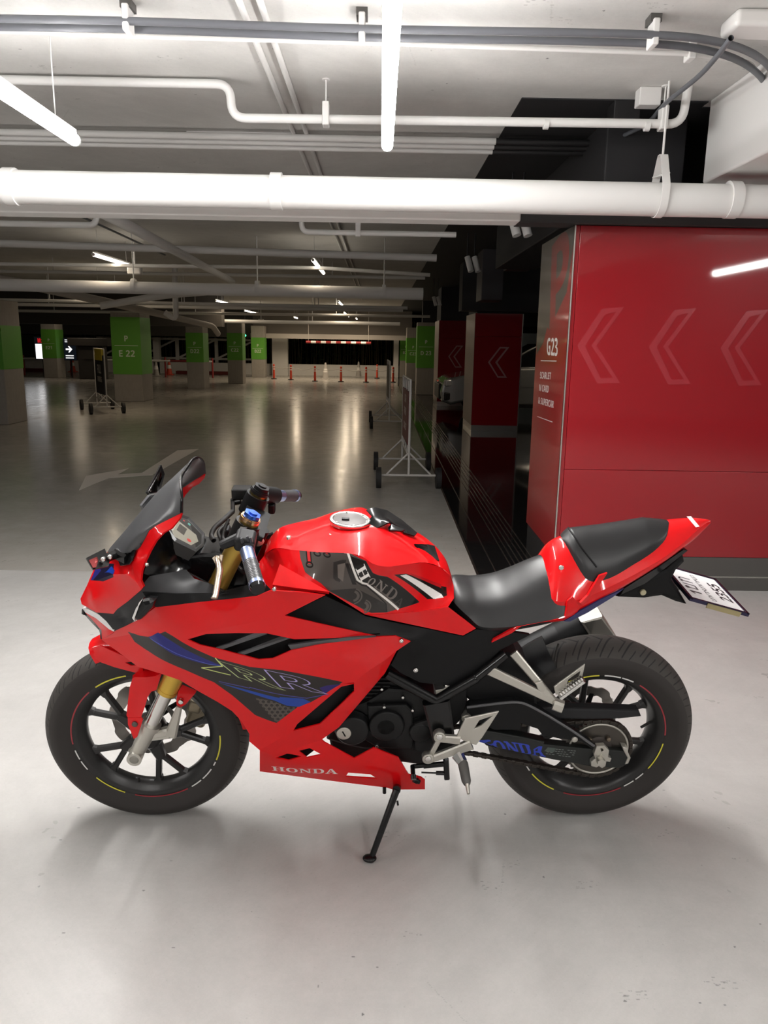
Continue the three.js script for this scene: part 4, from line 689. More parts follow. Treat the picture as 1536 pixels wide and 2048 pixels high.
// ---- side fairing: five facets per side, vent, louvres
{
  const z = {};
  const s1 = skin([[-.7379,.6402,.06],[-.6832,.6918,.1],[-.6122,.7462,.145],[-.5481,.8051,.178],[-.4349,.8263,.19],[-.2948,.8456,.196],[-.2597,.8624,.196],[-.186,.8577,.194],[-.1234,.8455,.186],[-.2252,.7958,.202],[-.336,.7718,.208],[-.4372,.7482,.205],[-.471,.7249,.2],[-.5721,.7304,.168]], { ...UV, inner: [[-.5266,.7773,.184],[-.3722,.8078,.202]] });
  const s2 = skin([[-.471,.7249,.2],[-.4372,.7482,.205],[-.336,.7718,.208],[-.2252,.7958,.202],[-.1122,.7618,.194],[.0043,.7277,.184],[-.0996,.7282,.196],[-.2016,.729,.204],[-.2711,.7478,.207],[-.3497,.7482,.207],[-.4223,.7445,.206]], { ...UV });
  const s3 = skin([[-.7379,.6402,.06],[-.5721,.7304,.168],[-.471,.7249,.2],[-.4398,.7114,.204],[-.3951,.7005,.205],[-.294,.6711,.207],[-.2337,.649,.207],[-.1577,.6233,.202],[-.0791,.5906,.194],[-.05,.5884,.192],[-.084,.5779,.19],[-.1401,.5191,.186],[-.2022,.4522,.18],[-.2137,.4285,.178],[-.307,.3588,.17],[-.3346,.3887,.17],[-.332,.4158,.174],[-.3509,.4611,.178],[-.3738,.4961,.182],[-.4108,.5289,.186],[-.4558,.5601,.186],[-.5054,.5914,.18],[-.5476,.6029,.172],[-.6213,.6097,.145],[-.6727,.6259,.11]], { ...UV, inner: [[-.5349,.6768,.184],[-.4067,.637,.203],[-.2689,.5612,.203],[-.2467,.4732,.19]] });
  const s4 = skin([[-.294,.6711,.207],[-.2584,.6742,.207],[-.211,.6973,.206],[-.1375,.7133,.203],[-.0105,.7267,.188],[.055,.7263,.182],[.0947,.7066,.176],[.0589,.6805,.18],[.0293,.6584,.188],[-.0169,.6259,.194],[-.0505,.5924,.192],[-.0791,.5906,.194],[-.1577,.6233,.202],[-.2337,.649,.207]], { ...UV, inner: [[-.0867,.6844,.206]] });
  const s5 = skin([[.0589,.6805,.18],[.0316,.6022,.162],[-.0278,.5162,.16],[-.0913,.4249,.158],[-.1383,.3844,.158],[-.2689,.3314,.16],[-.307,.3588,.17],[-.2137,.4285,.178],[-.1416,.4447,.17],[-.0498,.5545,.178],[-.0505,.5924,.192],[-.0169,.6259,.194],[.0293,.6584,.188]], { ...UV, inner: [[-.0582,.4973,.17],[-.0241,.5633,.176]] });
  const hole1 = [[-.268,.3217,.15],[-.2337,.3382,.15],[-.2194,.3349,.15],[-.1943,.3281,.15],[-.2317,.3115,.15]], hole2 = [[-.202,.347,.15],[-.1713,.3557,.15],[-.1382,.3313,.15],[-.179,.3225,.15]], hole3 = [[-.073,.2305,.13],[-.0648,.2513,.13],[-.0434,.2489,.13],[-.0248,.2477,.13],[-.0016,.2453,.13],[.0193,.2232,.13]];
  const s6 = skin([[-.307,.3588,.17],[-.2689,.3314,.16],[-.1383,.3844,.158],[-.1312,.3762,.158],[-.0484,.3143,.15],[.0056,.3519,.152],[.0516,.328,.15],[.0757,.3146,.148],[.1076,.2445,.135],[.1434,.2308,.13],[.1558,.218,.128],[.1592,.1699,.11],[.0663,.1692,.11],[.0472,.1764,.11],[-.137,.2098,.115],[-.3173,.2449,.12]], { ...UV, holes: [hole1, hole2, hole3], inner: [[-.2025,.3021,.155],[.0253,.2818,.145]] });
  both('side_fairing', [s1, s2, s3, s4, s5, s6], B.print, B.red);
  // intake recess, louvres
  const r = skin([[-.4779,.7081,.172],[-.4445,.7332,.172],[-.3425,.7438,.172],[-.2283,.734,.172],[-.1132,.7257,.172],[.0155,.7261,.172],[-.1392,.6825,.172],[-.2145,.6658,.172],[-.2631,.6415,.172],[-.2995,.6384,.172],[-.4024,.6713,.172],[-.4477,.6845,.172]], { t: 0.01 });
  both('intake_recess', r, B.black);
  for (const l of [[[-.4032,.6987,.196],[-.389,.6949,.196],[-.2712,.739,.196],[-.2822,.7413,.196]], [[-.3505,.6816,.196],[-.3354,.6787,.196],[-.2082,.7288,.196],[-.2209,.7307,.196]], [[-.2193,.7081,.198],[-.2089,.6938,.198],[-.1118,.7151,.198],[.0039,.7351,.198],[-.0704,.7305,.198]]]) { const g = skin(l.map((p, i) => [p[0], p[1], p[2] + (i % 2 ? 0.004 : 0)]), { t: 0.012 }); both('louvre', g, std([0.075, 0.075, 0.08], 0.45)); }
  const slot = skin([[-.2346,.3947,.15],[-.2136,.4351,.15],[-.0893,.5599,.15],[-.0392,.5661,.15],[-.0849,.4934,.15],[-.1428,.4216,.15],[-.1877,.3973,.15]], { t: 0.006 }); both('slot_recess', slot, B.black);
  const low = skin([[-.2865,.3228,.125],[-.2315,.3338,.125],[-.1766,.3421,.125],[-.1609,.3224,.125],[-.1911,.2943,.125],[-.2511,.2803,.125]], { t: 0.006 }); both('dark_backing', low, B.black);  // dark sheet added behind the belly holes to keep them in shade
  for (const [p, rr] of [[[-.2492,.8661,.2], 0.0055], [[.0704,.7143,.19], 0.006], [[.1122,.6139,.17], 0.007], [[-.5607,.9207,.178], 0.005]]) mesh('fastener', [knob(p, rr, 0.008), knob([p[0], p[1], p[2] + 0.002], rr * 0.6, 0.004)], B.chrome, bike);
}
// ---- nose and upper cowl
{
  const n1 = skin([[-.7804,.7742,0],[-.8032,.7323,0],[-.7969,.7225,.012],[-.7704,.723,.035],[-.7405,.7245,.062],[-.6833,.7419,.1],[-.6687,.7616,.112],[-.63,.7994,.14],[-.5813,.8505,.172],[-.5942,.8687,.166],[-.6189,.8821,.15],[-.6711,.8572,.1],[-.7202,.822,.055]], { ...UV, inner: [[-.6894,.7911,.1],[-.7312,.7777,.065],[-.7543,.7591,.05]] });
  const n2s = skin([[-.7099,.8786,0],[-.7364,.8498,0],[-.7587,.8182,0],[-.7804,.7742,0],[-.7202,.822,.055],[-.6711,.8572,.1],[-.6189,.8821,.15],[-.5942,.8687,.166],[-.602,.8822,.15],[-.609,.9056,.138],[-.5951,.9319,.132],[-.586,.9471,.128],[-.6291,.9307,.08],[-.6713,.9061,.035]], { ...UV, tilt: 35 });
  const n3 = skin([[-.4714,1.0489,.15],[-.4974,1.0357,.152],[-.5356,1.0148,.15],[-.5551,.999,.146],[-.567,.9787,.14],[-.5839,.9502,.135],[-.5932,.9347,.138],[-.6078,.9075,.142],[-.6004,.8846,.155],[-.5936,.8697,.168],[-.5801,.8526,.176],[-.5739,.8622,.178],[-.5805,.8772,.174],[-.5777,.9008,.168],[-.5679,.9253,.164],[-.5542,.9525,.166],[-.5362,.9817,.168],[-.5148,1.0048,.17],[-.4942,1.0164,.168],[-.4751,1.0386,.156]], { ...UV, t: 0.006 });
  both('upper_cowl', [n1, n2s, n3], B.print, B.red);
  // dark recess on the nose that carries the mirror foot
  const rec = skin([[-.6542,.9095,.062],[-.6346,.9203,.08],[-.5974,.9358,.13],[-.6049,.9148,.142],[-.6154,.9016,.14],[-.6427,.8873,.118],[-.6589,.8949,.09],[-.6422,.905,.09]], { tilt: 35, t: 0.003 }); rec.translate(0, 0.006, 0.006);
  mesh('mirror_foot', rec, B.blackGloss, bike); 
  const lip = skin([[-.6776,.9038,.03],[-.6625,.9166,.03],[-.642,.9292,.05],[-.6046,.9441,.1],[-.5822,.9537,.132],[-.6024,.9389,.11],[-.6356,.9242,.075]], { tilt: 50, t: 0.003 }); lip.translate(0, 0.006, 0.004); both('screen_base', lip, B.blackGloss);
  // black cheek below the cowl, light strip and lower lip
  const ch = skin([[-.7413,.7234,.06],[-.684,.7408,.098],[-.6692,.7618,.11],[-.6306,.7988,.138],[-.5826,.8485,.168],[-.5677,.8466,.176],[-.5464,.8253,.182],[-.5634,.7971,.176],[-.6143,.7495,.15],[-.6866,.6896,.1],[-.7095,.7109,.085]], { inner: [[-.6529,.7383,.112]] });
  both('nose_cheek', ch, B.plastic);
  const hl = skin([[-.8014,.7024,0],[-.7875,.7128,.015],[-.7623,.7177,.04],[-.7373,.7181,.06],[-.7112,.7094,.08],[-.686,.6949,.1],[-.6881,.6885,.1],[-.7052,.6869,.085],[-.7494,.7004,.05],[-.7904,.6967,.012]], { t: 0.02 });
  both('running_light', hl, phys([0.8, 0.78, 0.78], 0.15, 0, { clearcoat: 1 }));
  const lp = skin([[-.7913,.695,.01],[-.7502,.6987,.048],[-.706,.6852,.083],[-.6888,.6871,.098],[-.6961,.6794,.095],[-.7366,.6409,.06],[-.7383,.6637,.05],[-.7651,.6809,.03]], { ...UV, t: 0.012 });
  both('lower_lip', lp, B.red);
  const rimb = skin([[-.8027,.7007,-.002],[-.7926,.6936,.008],[-.7659,.6792,.028],[-.7399,.6617,.047],[-.7386,.6379,.056],[-.7443,.6376,.05],[-.7489,.6522,.035],[-.7774,.6656,.012],[-.804,.6878,-.004]], { t: 0.01 }); both('lip_edge', rimb, B.blackGloss);
}
// windscreen
{
  const lev = [[[-.5859,.9483,.128], [-.7067,.8863,0]], [[-.5561,.9985,.142], [-.67,.927,0]], [[-.5068,1.0301,.15], [-.6179,.9891,0]], [[-.4726,1.0501,.152], [-.5746,1.0391,0]], [[-.4718,1.0862,.14], [-.5378,1.072,0]], [[-.4797,1.1087,.108], [-.5135,1.0939,0]], [[-.4857,1.115,.07], [-.5016,1.1029,0]], [[-.4877,1.1138,.03], [-.4913,1.1057,0]]];
  const ring = ([e, c], off) => { const o = []; for (let k = -10; k <= 10; k++) { const a = k / 10 * Math.PI / 2, s = 1 - Math.cos(a); o.push([c[0] + (e[0] - c[0]) * s + off, c[1] + (e[1] - c[1]) * s - off * 0.6, e[2] * Math.sin(a) * (1 - Math.abs(off) * 4)]); } return o; };
  const outer = loft(lev.map((l) => ring(l, 0)), { closed: false }), inner = loft(lev.map((l) => ring(l, 0.004)), { closed: false });
  mesh('windscreen', [outer, inner], B.screen, bike);
  const edge = lev.slice(3).map((l) => l[0]); mesh('screen_edge', [cable([...edge, ...mirrored(edge).reverse()], 0.003, 60)], B.blackGloss, bike);
}
// ---- tank
{
  const crease = [[-.2903,.8886,.05],[-.2785,.9039,.058],[-.2559,.921,.07],[-.2179,.926,.09],[-.1652,.9308,.112],[-.1134,.9402,.138],[-.0631,.9461,.156],[-.032,.9436,.168],[-.0071,.9294,.178],[.0241,.9195,.174],[.0764,.9073,.136],[.131,.894,.095],[.174,.8685,.068],[.2028,.8363,.05],[.2172,.7994,.036]];
  const crown = [0.872, 0.892, 0.913, 0.932, 0.95, 0.962, 0.967, 0.966, 0.962, 0.954, 0.933, 0.902, 0.869, 0.836, 0.80];
  const sec = crease.map((c, i) => [c[0], Math.max(crown[i], c[1] + 0.003), c[2], c[1]]);
  const spline = (k) => new THREE.CatmullRomCurve3(sec.map((q) => new THREE.Vector3(q[0], q[k], 0))).getPoints(56);
  const S = [1, 2, 3].map(spline);
  const top = loft(S[0].map((p, i) => { const r = []; for (let k = -12; k <= 12; k++) { const t = k / 12; r.push([p.x, p.y + (S[2][i].y - p.y) * Math.abs(t) ** 2.2, S[1][i].y * t]); } return r; }), { closed: false });
  mesh('fuel_tank', top, B.red, bike);
  const side = skin([...crease, ...[[.213,.7882,.09],[.1943,.7774,.12],[.1059,.7759,.145],[.015,.7737,.155],[-.0237,.7752,.158],[-.0623,.8047,.162],[-.114,.8446,.168],[-.188,.8452,.17],[-.2592,.8373,.15],[-.2801,.8418,.12],[-.2995,.8622,.08],[-.3014,.8773,.06]]], { ...UV, edge: 0.025, smooth: 1e-6, inner: [[-.1893,.892,.14],[-.0877,.8914,.166],[.013,.8636,.165],[.1182,.8414,.12]] });
  both('tank_side', side, B.print, B.red);
  const tri = skin([[-.2564,.8652,.17],[-.2422,.8977,.118],[-.1778,.8792,.158],[-.1138,.8526,.182],[-.1844,.8623,.184]], { ...UV, t: 0.012 }); both('tank_shroud', tri, B.red);
  const strip = skin([[-.0237,.7763,.16],[.0149,.7748,.157],[.1057,.777,.147],[.1938,.7796,.124],[.2714,.7161,.125],[.237,.6989,.132],[.1473,.7255,.142],[.0413,.756,.152]], { ...UV, t: 0.01 }); both('tank_skirt', strip, B.red);
  // filler cap
  const cp = [-.065,.967,0];
  const cap = group('fuel_cap', bike, [cp[0], cp[1] + 0.004, 0]); cap.rotation.z = -0.06;
  mesh('ring', lathe([[0.04, -0.006], [0.055, -0.006], [0.055, 0.004], [0.053, 0.006], [0.046, 0.006], [0.044, 0.003]], 48, 'y'), B.chrome, cap);
  mesh('lid', lathe([[0, 0.004], [0.045, 0.004], [0.046, -0.004]], 48, 'y'), std([0.1, 0.09, 0.088], 0.5, 0.2), cap);
  mesh('key_flap', at(new RoundedBoxGeometry(0.02, 0.006, 0.012, 2, 0.002), [-0.012, 0.006, 0.006]), B.plastic, cap);
  for (let k = 0; k < 6; k++) { const a = k * Math.PI / 3 + 0.3; mesh('bolt', lathe([[0, 0.0075], [0.003, 0.0075], [0.003, 0.004]], 10, 'y').translate(Math.cos(a) * 0.047, 0, Math.sin(a) * 0.047), B.alu, cap); }
  // grip pads
  const lift = (pts, up) => skin(pts.map((p) => [p[0], p[1] + up, p[2]]), { tilt: 70, t: 0.004, edge: 0.02 });
  for (const pts of [[[-.0222,.9824,-.03],[.002,.9877,-.04],[.0358,.9751,-.05],[.0766,.9476,-.05],[.1188,.9177,-.03],[.1108,.9176,-.01],[.0811,.9302,0],[.0748,.9378,-.01],[.0503,.9519,-.01],[.0427,.9648,.01],[.0037,.9513,.02],[-.0221,.9554,0],[-.007,.9726,-.01]],
    [[.0365,.9483,.01],[.0454,.956,0],[.0824,.944,.01],[.0732,.9435,.018],[.0384,.946,.02]], [[.1075,.9157,.04],[.1472,.8927,-.01],[.1652,.888,-.01],[.1747,.8676,.04],[.1565,.8746,.045],[.1167,.9006,.04]]]) mesh('tank_pad', lift(pts, 0.007), B.blackGloss, bike);
  for (const p of [[-.2243,.9398,.05], [-.1122,.952,.06]]) mesh('fastener', [lathe([[0, 0.002], [0.006, 0.002], [0.006, -0.006]], 14, 'y').translate(p[0], p[1] + 0.004, p[2])], B.alu, bike);
}
// ---- dark mid section: frame cover, frame rails, engine
{
  const cov = skin([[-.2286,.778,.17],[-.1244,.8301,.162],[-.0623,.792,.152],[-.0235,.7663,.15],[.0418,.747,.144],[.1481,.719,.136],[.2378,.6935,.128],[.2725,.7102,.12],[.3509,.7048,.118],[.4208,.6893,.112],[.342,.6461,.118],[.2771,.5678,.124],[.2181,.5383,.128],[.1284,.5522,.132],[.0727,.5878,.138],[.0475,.6163,.146],[.0692,.676,.158],[.0955,.7006,.166],[.004,.7202,.172],[-.1128,.7526,.178]], { inner: [[.1377,.6437,.14]], t: 0.012 });
  both('frame_cover', cov, B.black);
  const f1 = [[.0366,.5826,.135], [.1736,.4997,.14], [.2757,.5671,.135], [.3588,.6349,.12]], f2 = [[.1736,.4997,.14], [.1932,.4357,.14], [.2058,.3514,.14]];
  for (const s of [1, -1]) { const m = (p) => [p[0], p[1], p[2] * s]; mesh('frame_rail', [bar(m(f1[0]), m(f1[1]), 0.0145, 16), bar(m(f1[1]), m(f1[2]), 0.0145, 16), bar(m(f1[2]), m(f1[3]), 0.013, 16), at(new THREE.SphereGeometry(0.0148, 14, 10), m(f1[1])), at(new THREE.SphereGeometry(0.0148, 14, 10), m(f1[2]))], B.blackGloss, bike); mesh('frame_rail', [strut(m(f1[1]), m(f2[2]), 0.075, 0.03, 0.06)], B.blackGloss, bike); }
  const gus = slab([[.1738,.4937,.128],[.2167,.5307,.128],[.2556,.5517,.128],[.2601,.4777,.128],[.2452,.4237,.128],[.2153,.3853,.128],[.1866,.4128,.128]], 0.02); both('pivot_plate', gus, B.black);
  // engine cases
  const eng = group('engine', bike);
  const block = slab([[-.086,.436,.1],[-.0135,.4685,.1],[.0445,.5114,.1],[.1124,.5061,.1],[.1775,.4686,.1],[.2006,.3695,.1],[.2045,.29,.1],[.1594,.2439,.1],[.0928,.2557,.1],[.026,.302,.1],[-.0207,.3021,.1],[-.0673,.3136,.1],[-.1275,.3363,.1]], 0.2, 0.01); mesh('crankcase', block, B.engine, eng);
  mesh('cylinder', slab([[-.0234,.5489,.085],[.0486,.549,.085],[.1137,.4958,.085],[.097,.447,.085],[-.013,.436,.085],[-.0679,.4251,.085]], 0.17, 0.008), B.engine, eng);
  for (let i = 0; i < 6; i++) { const a = [-.041,.5045,.09]; mesh('cooling_fin', box(a[0] - 0.03, a[0] + 0.09, a[1] + 0.012 * i - 0.03, a[1] + 0.012 * i - 0.026, -0.09, 0.092), B.engine, eng); }
  const disc = (p, r, h, m) => mesh('case_cover', [at(lathe([[0, -h], [r + 0.006, -h], [r + 0.006, -h + 0.006], [r, -h + 0.01], [r, -0.006], [r - 0.006, 0], [0, 0]], 40), p)], m || B.engine, eng);
  disc([-.0544,.3888,.132], 0.047, 0.03); disc([.0391,.4035,.13], 0.03, 0.03); disc([.0414,.4035,.13], 0.05, 0.036); disc([.1369,.3799,.128], 0.032, 0.03);
  const side = slab([[-.0136,.4638,.116],[.0946,.4691,.116],[.1134,.4475,.116],[.1207,.3707,.116],[.118,.3145,.116],[.016,.3205,.116],[-.0213,.3486,.116],[-.0083,.404,.116]], 0.03, 0.006); mesh('alternator_case', side, B.engine, eng);
  const cp = [-.0775,.3848,.134]; const ins = mesh('inspection_cap', [knob(cp, 0.0205, 0.012)], B.alu, eng); mesh('slot', at(box(-0.0018, 0.0018, -0.009, 0.009, -0.001, 0.0008).rotateZ(0.45), cp), B.black, eng);
  for (const p of [[825, 540], [690, 640], [1000, 560], [940, 480], [810, 430], [780, 780]]) { const q = [...[[.0336,.4627,.122],[-.0265,.4085,.122],[.1129,.4519,.122],[.0844,.4948,.122],[.0257,.5212,.122],[.0157,.3309,.122]]][[825, 690, 1000, 940, 810, 780].indexOf(p[0])]; mesh('case_bolt', [knob(q, 0.005, 0.014)], B.chrome, eng); }
  mesh('sprocket_cover', slab([[.1187,.4106,.125],[.1723,.4324,.125],[.2023,.3775,.125],[.2051,.3215,.125],[.1649,.2876,.125],[.1218,.3217,.125]], 0.03, 0.006), B.engine, eng);
  const sump = slab([[-.1241,.3243,.07],[.1604,.2776,.07],[.1239,.2309,.07],[.0281,.2312,.07],[-.0675,.2432,.07],[-.1149,.2783,.07]], 0.14, 0.01); mesh('sump', sump, B.engine, eng);
  mesh('radiator', slab([[-.441,.5124,.14],[-.3823,.4651,.14],[-.3184,.3898,.14],[-.2791,.4968,.14],[-.3015,.5999,.14],[-.4165,.6575,.14]], 0.28, 0.005), B.engine, bike);
  // filler between fairing halves so that no daylight shows through the body
  mesh('body_filler', slab([[-.4132,.7729,.12],[-.1408,.7816,.12],[.0433,.7229,.12],[.2044,.6855,.12],[.1546,.5999,.12],[.0466,.5838,.12],[-.0618,.5994,.12],[-.2498,.599,.12],[-.4066,.6605,.12]], 0.24, 0.01), B.black, bike);
  // gear shift linkage
  const gp = [[.1161,.2857,.15], [.1207,.24,.15]];
  mesh('gear_lever', [strut([.1469,.2874,.15], [.2085,.2945,.15], 0.014, 0.012), strut([.2091,.3107,.15], [.2155,.2433,.15], 0.016, 0.014), bar([.116,.2875,.15], [.1158,.2834,.19], 0.0065), strut([.1176,.2857,.15], [.1483,.2892,.15], 0.012, 0.01), bar([.1155,.2905,.19], [.1162,.283,.2], 0.008), bar([.1419,.2647,.15], [.1849,.2627,.15], 0.0025), bar([.1834,.2627,.15], [.2116,.2617,.15], 0.006)], B.blackGloss, bike);
  mesh('stand_switch', [knob([.1309,.2221,.14], 0.008, 0.02), strut([.1207,.2253,.135], [.1404,.2178,.135], 0.012, 0.01)], B.blackGloss, bike);
}
// ---- side stand
{
  const st = group('side_stand', bike), top = [.0786,.1735,.1], k = [.0732,.2025,.15];
  const foot = STAND_FOOT;
  mesh('stand_leg', [bar(k, foot, 0.0105, 14, 0.0085), bar(top, k, 0.012)], B.blackGloss, st);
  mesh('stand_foot', [at(new THREE.SphereGeometry(0.02, 20, 12).scale(1, 0.45, 0.85).rotateX(-0.16), [foot[0] - 0.004, foot[1] + 0.003, foot[2]]), at(new THREE.SphereGeometry(0.012, 16, 10), foot)], B.blackGloss, st);
  mesh('stand_stop', [bar([.0758,.1734,.16], [.0779,.1649,.17], 0.003)], B.blackGloss, st);
  mesh('stand_peg', [bar([.0404,.1794,.11], [.0409,.1574,.11], 0.0055)], B.blackGloss, st);
}
// ---- foot rests
{
  const r = group('rider_footrest', bike), Z = 'z';
  mesh('heel_guard', slab([[.341,.4909,.178],[.2498,.4678,.178],[.2302,.4074,.178],[.2589,.39,.178],[.2865,.3802,.178],[.3026,.4073,.178]], 0.007, 0.002, [[[.3244,.4767,.178],[.29,.4619,.178],[.2776,.4353,.178],[.2956,.4449,.178]]]), B.alu, r);
  mesh('bracket_arm', [strut([.1852,.4007,.172], [.2408,.3977,.176], 0.022, 0.016, 0.026), knob([.1835,.41,.184], 0.0165, 0.02)], B.alu, r);
  mesh('bracket_arm', [strut([.157,.3272,.172], [.2731,.383,.176], 0.02, 0.016, 0.032), knob([.1555,.3371,.184], 0.0165, 0.02)], B.alu, r);
  mesh('bracket_arm', [strut([.1837,.3916,.168], [.1595,.3284,.168], 0.014, 0.012)], B.alu, r);
  mesh('bracket_bolt', knob([.1829,.4139,.189], 0.009, 0.01), B.chrome, r); mesh('bracket_bolt', knob([.155,.3412,.189], 0.009, 0.01), B.chrome, r);
  mesh('peg_joint', [strut([.2363,.3478,.176], [.249,.3369,.195], 0.03, 0.03, 0.022)], B.chrome, r);
  mesh('foot_peg', [loft([0, 0.12, 0.85, 1].map((t, i) => { const a = [.2497,.3363,.19], b = [.252,.327,.27], w = [0.012, 0.0145, 0.013, 0.009][i]; const c = a.map((v, q) => v + (b[q] - v) * t); return Array.from({ length: 14 }, (_, k) => { const an = k / 14 * 6.2832; return [c[0] + Math.cos(an) * w, c[1] + Math.sin(an) * w * 0.8, c[2]]; }); }))], std([0.1, 0.095, 0.09], 0.6, 0.3), r);
  mesh('feeler', [bar([.2528,.3261,.27], [.2535,.317,.295], 0.006, 10, 0.004)], B.alu, r);
  const r2 = group('rider_footrest', bike); mesh('bracket_arm', [strut([0.2, 0.3, -0.17], [0.28, 0.34, -0.17], 0.03, 0.014), bar([0.245, 0.3, -0.18], [0.25, 0.295, -0.26], 0.012)], B.alu, r2);
  const p = group('passenger_footrest', bike);
  const j = [.4897,.5243,.178];
  mesh('hanger_bar', [strut([.3131,.5917,.13], j, 0.028, 0.014, 0.02)], B.alu, p); mesh('hanger_bar', [strut([.3776,.6418,.125], j, 0.024, 0.014, 0.016)], B.alu, p);
  mesh('web', slab([[.4335,.5754,.172],[.4509,.5834,.172],[.4808,.5353,.172],[.4722,.5299,.172],[.4421,.5568,.172]], 0.008, 0.002), B.alu, p);
  mesh('peg_plate', slab([[.4804,.5744,.186],[.4906,.585,.186],[.5552,.6442,.186],[.5521,.6009,.186],[.5186,.5771,.186],[.4988,.5504,.186],[.4874,.5504,.186]], 0.006, 0.0015, [[[.5449,.6244,.186],[.5163,.5982,.186],[.5135,.5824,.186],[.5428,.6035,.186]]]), B.alu, p);
  mesh('peg_rail', [strut([.4982,.5468,.19], [.552,.6076,.2], 0.014, 0.02)], B.chrome, p);
  for (let i = 0; i < 9; i++) { const a = [.4953,.5649,.203], b = [.5419,.6183,.213]; const c = a.map((v, q) => v + (b[q] - v) * i / 8); mesh('peg_tooth', at(box(-0.002, 0.002, -0.005, 0.005, -0.008, 0.002).rotateZ(0.7), c), B.chrome, p); }
  mesh('peg_pivot', [strut([.4856,.5196,.182], [.5098,.5145,.19], 0.03, 0.03), knob([j[0], j[1], 0.19], 0.008, 0.01)], B.alu, p);
}
// ---- seats and tail
const lerpT = (T, x, k) => { let i = 0; while (i < T.length - 2 && x > T[i + 1][0]) i++; const a = T[i], b = T[i + 1], t = Math.max(0, Math.min(1, (x - a[0]) / (b[0] - a[0]))); const p = T[Math.max(0, i - 1)], n = T[Math.min(T.length - 1, i + 2)]; const m1 = (b[k] - p[k]) / (b[0] - p[0] || 1), m2 = (n[k] - a[k]) / (n[0] - a[0] || 1), h = b[0] - a[0]; const t2 = t * t, t3 = t2 * t; return (2 * t3 - 3 * t2 + 1) * a[k] + (t3 - 2 * t2 + t) * h * m1 + (-2 * t3 + 3 * t2) * b[k] + (t3 - t2) * h * m2; };
{ // rider seat: [x, height on the middle line, half width, height of the lower edge, squareness]
  const T = [[0.205, 0.79, 0.06, 0.775, 2], [0.225, 0.797, 0.088, 0.76, 2.4], [0.25, 0.794, 0.108, 0.742, 2.8], [0.28, 0.79, 0.122, 0.72, 3], [0.34, 0.797, 0.13, 0.722, 3], [0.39, 0.82, 0.134, 0.732, 2.6], [0.44, 0.848, 0.137, 0.745, 2.3], [0.48, 0.866, 0.137, 0.757, 2.2], [0.505, 0.872, 0.13, 0.77, 2.2], [0.52, 0.85, 0.115, 0.79, 2.2]];
  const R = []; for (let i = 0; i <= 48; i++) { const x = 0.205 + (0.52 - 0.205) * i / 48, c = lerpT(T, x, 1), w = lerpT(T, x, 2), e = lerpT(T, x, 3), q = lerpT(T, x, 4), r = []; for (let k = -16; k <= 16; k++) { const t = Math.sin(k / 16 * Math.PI / 2); r.push([x - 0.018 * (i / 48) * (1 - Math.abs(t) ** 2) + 0.012 * (i / 48) * Math.abs(t), c + (e - c) * Math.abs(t) ** q, w * t]); } r.unshift([x, e - 0.02, -w * 0.9]); r.push([x, e - 0.02, w * 0.9]); R.push(r); }
  mesh('rider_seat', loft(R, { closed: false }), B.seat, bike);
}
// tail roof: [x, middle height, half width at the crease, crease height, half width below, lower edge]
const TAIL = [[0.462, 0.868, 0.1, 0.80, 0.1, 0.75], [0.48, 0.905, 0.118, 0.795, 0.118, 0.737], [0.51, 0.927, 0.122, 0.797, 0.12, 0.74], [0.55, 0.936, 0.12, 0.805, 0.117, 0.762], [0.6, 0.943, 0.111, 0.824, 0.11, 0.79], [0.66, 0.953, 0.103, 0.853, 0.1, 0.826], [0.72, 0.964, 0.092, 0.884, 0.088, 0.861], [0.77, 0.974, 0.08, 0.912, 0.076, 0.891], [0.82, 0.982, 0.058, 0.941, 0.056, 0.92], [0.86, 0.986, 0.034, 0.964, 0.034, 0.94], [0.895, 0.984, 0.01, 0.977, 0.012, 0.963], [0.909, 0.981, 0.002, 0.979, 0.003, 0.972]];
const roof = (x, z) => { const c = lerpT(TAIL, x, 1), w = lerpT(TAIL, x, 2), e = lerpT(TAIL, x, 3); return c + (e - c) * Math.min(1.2, Math.abs(z) / w) ** 1.9; };
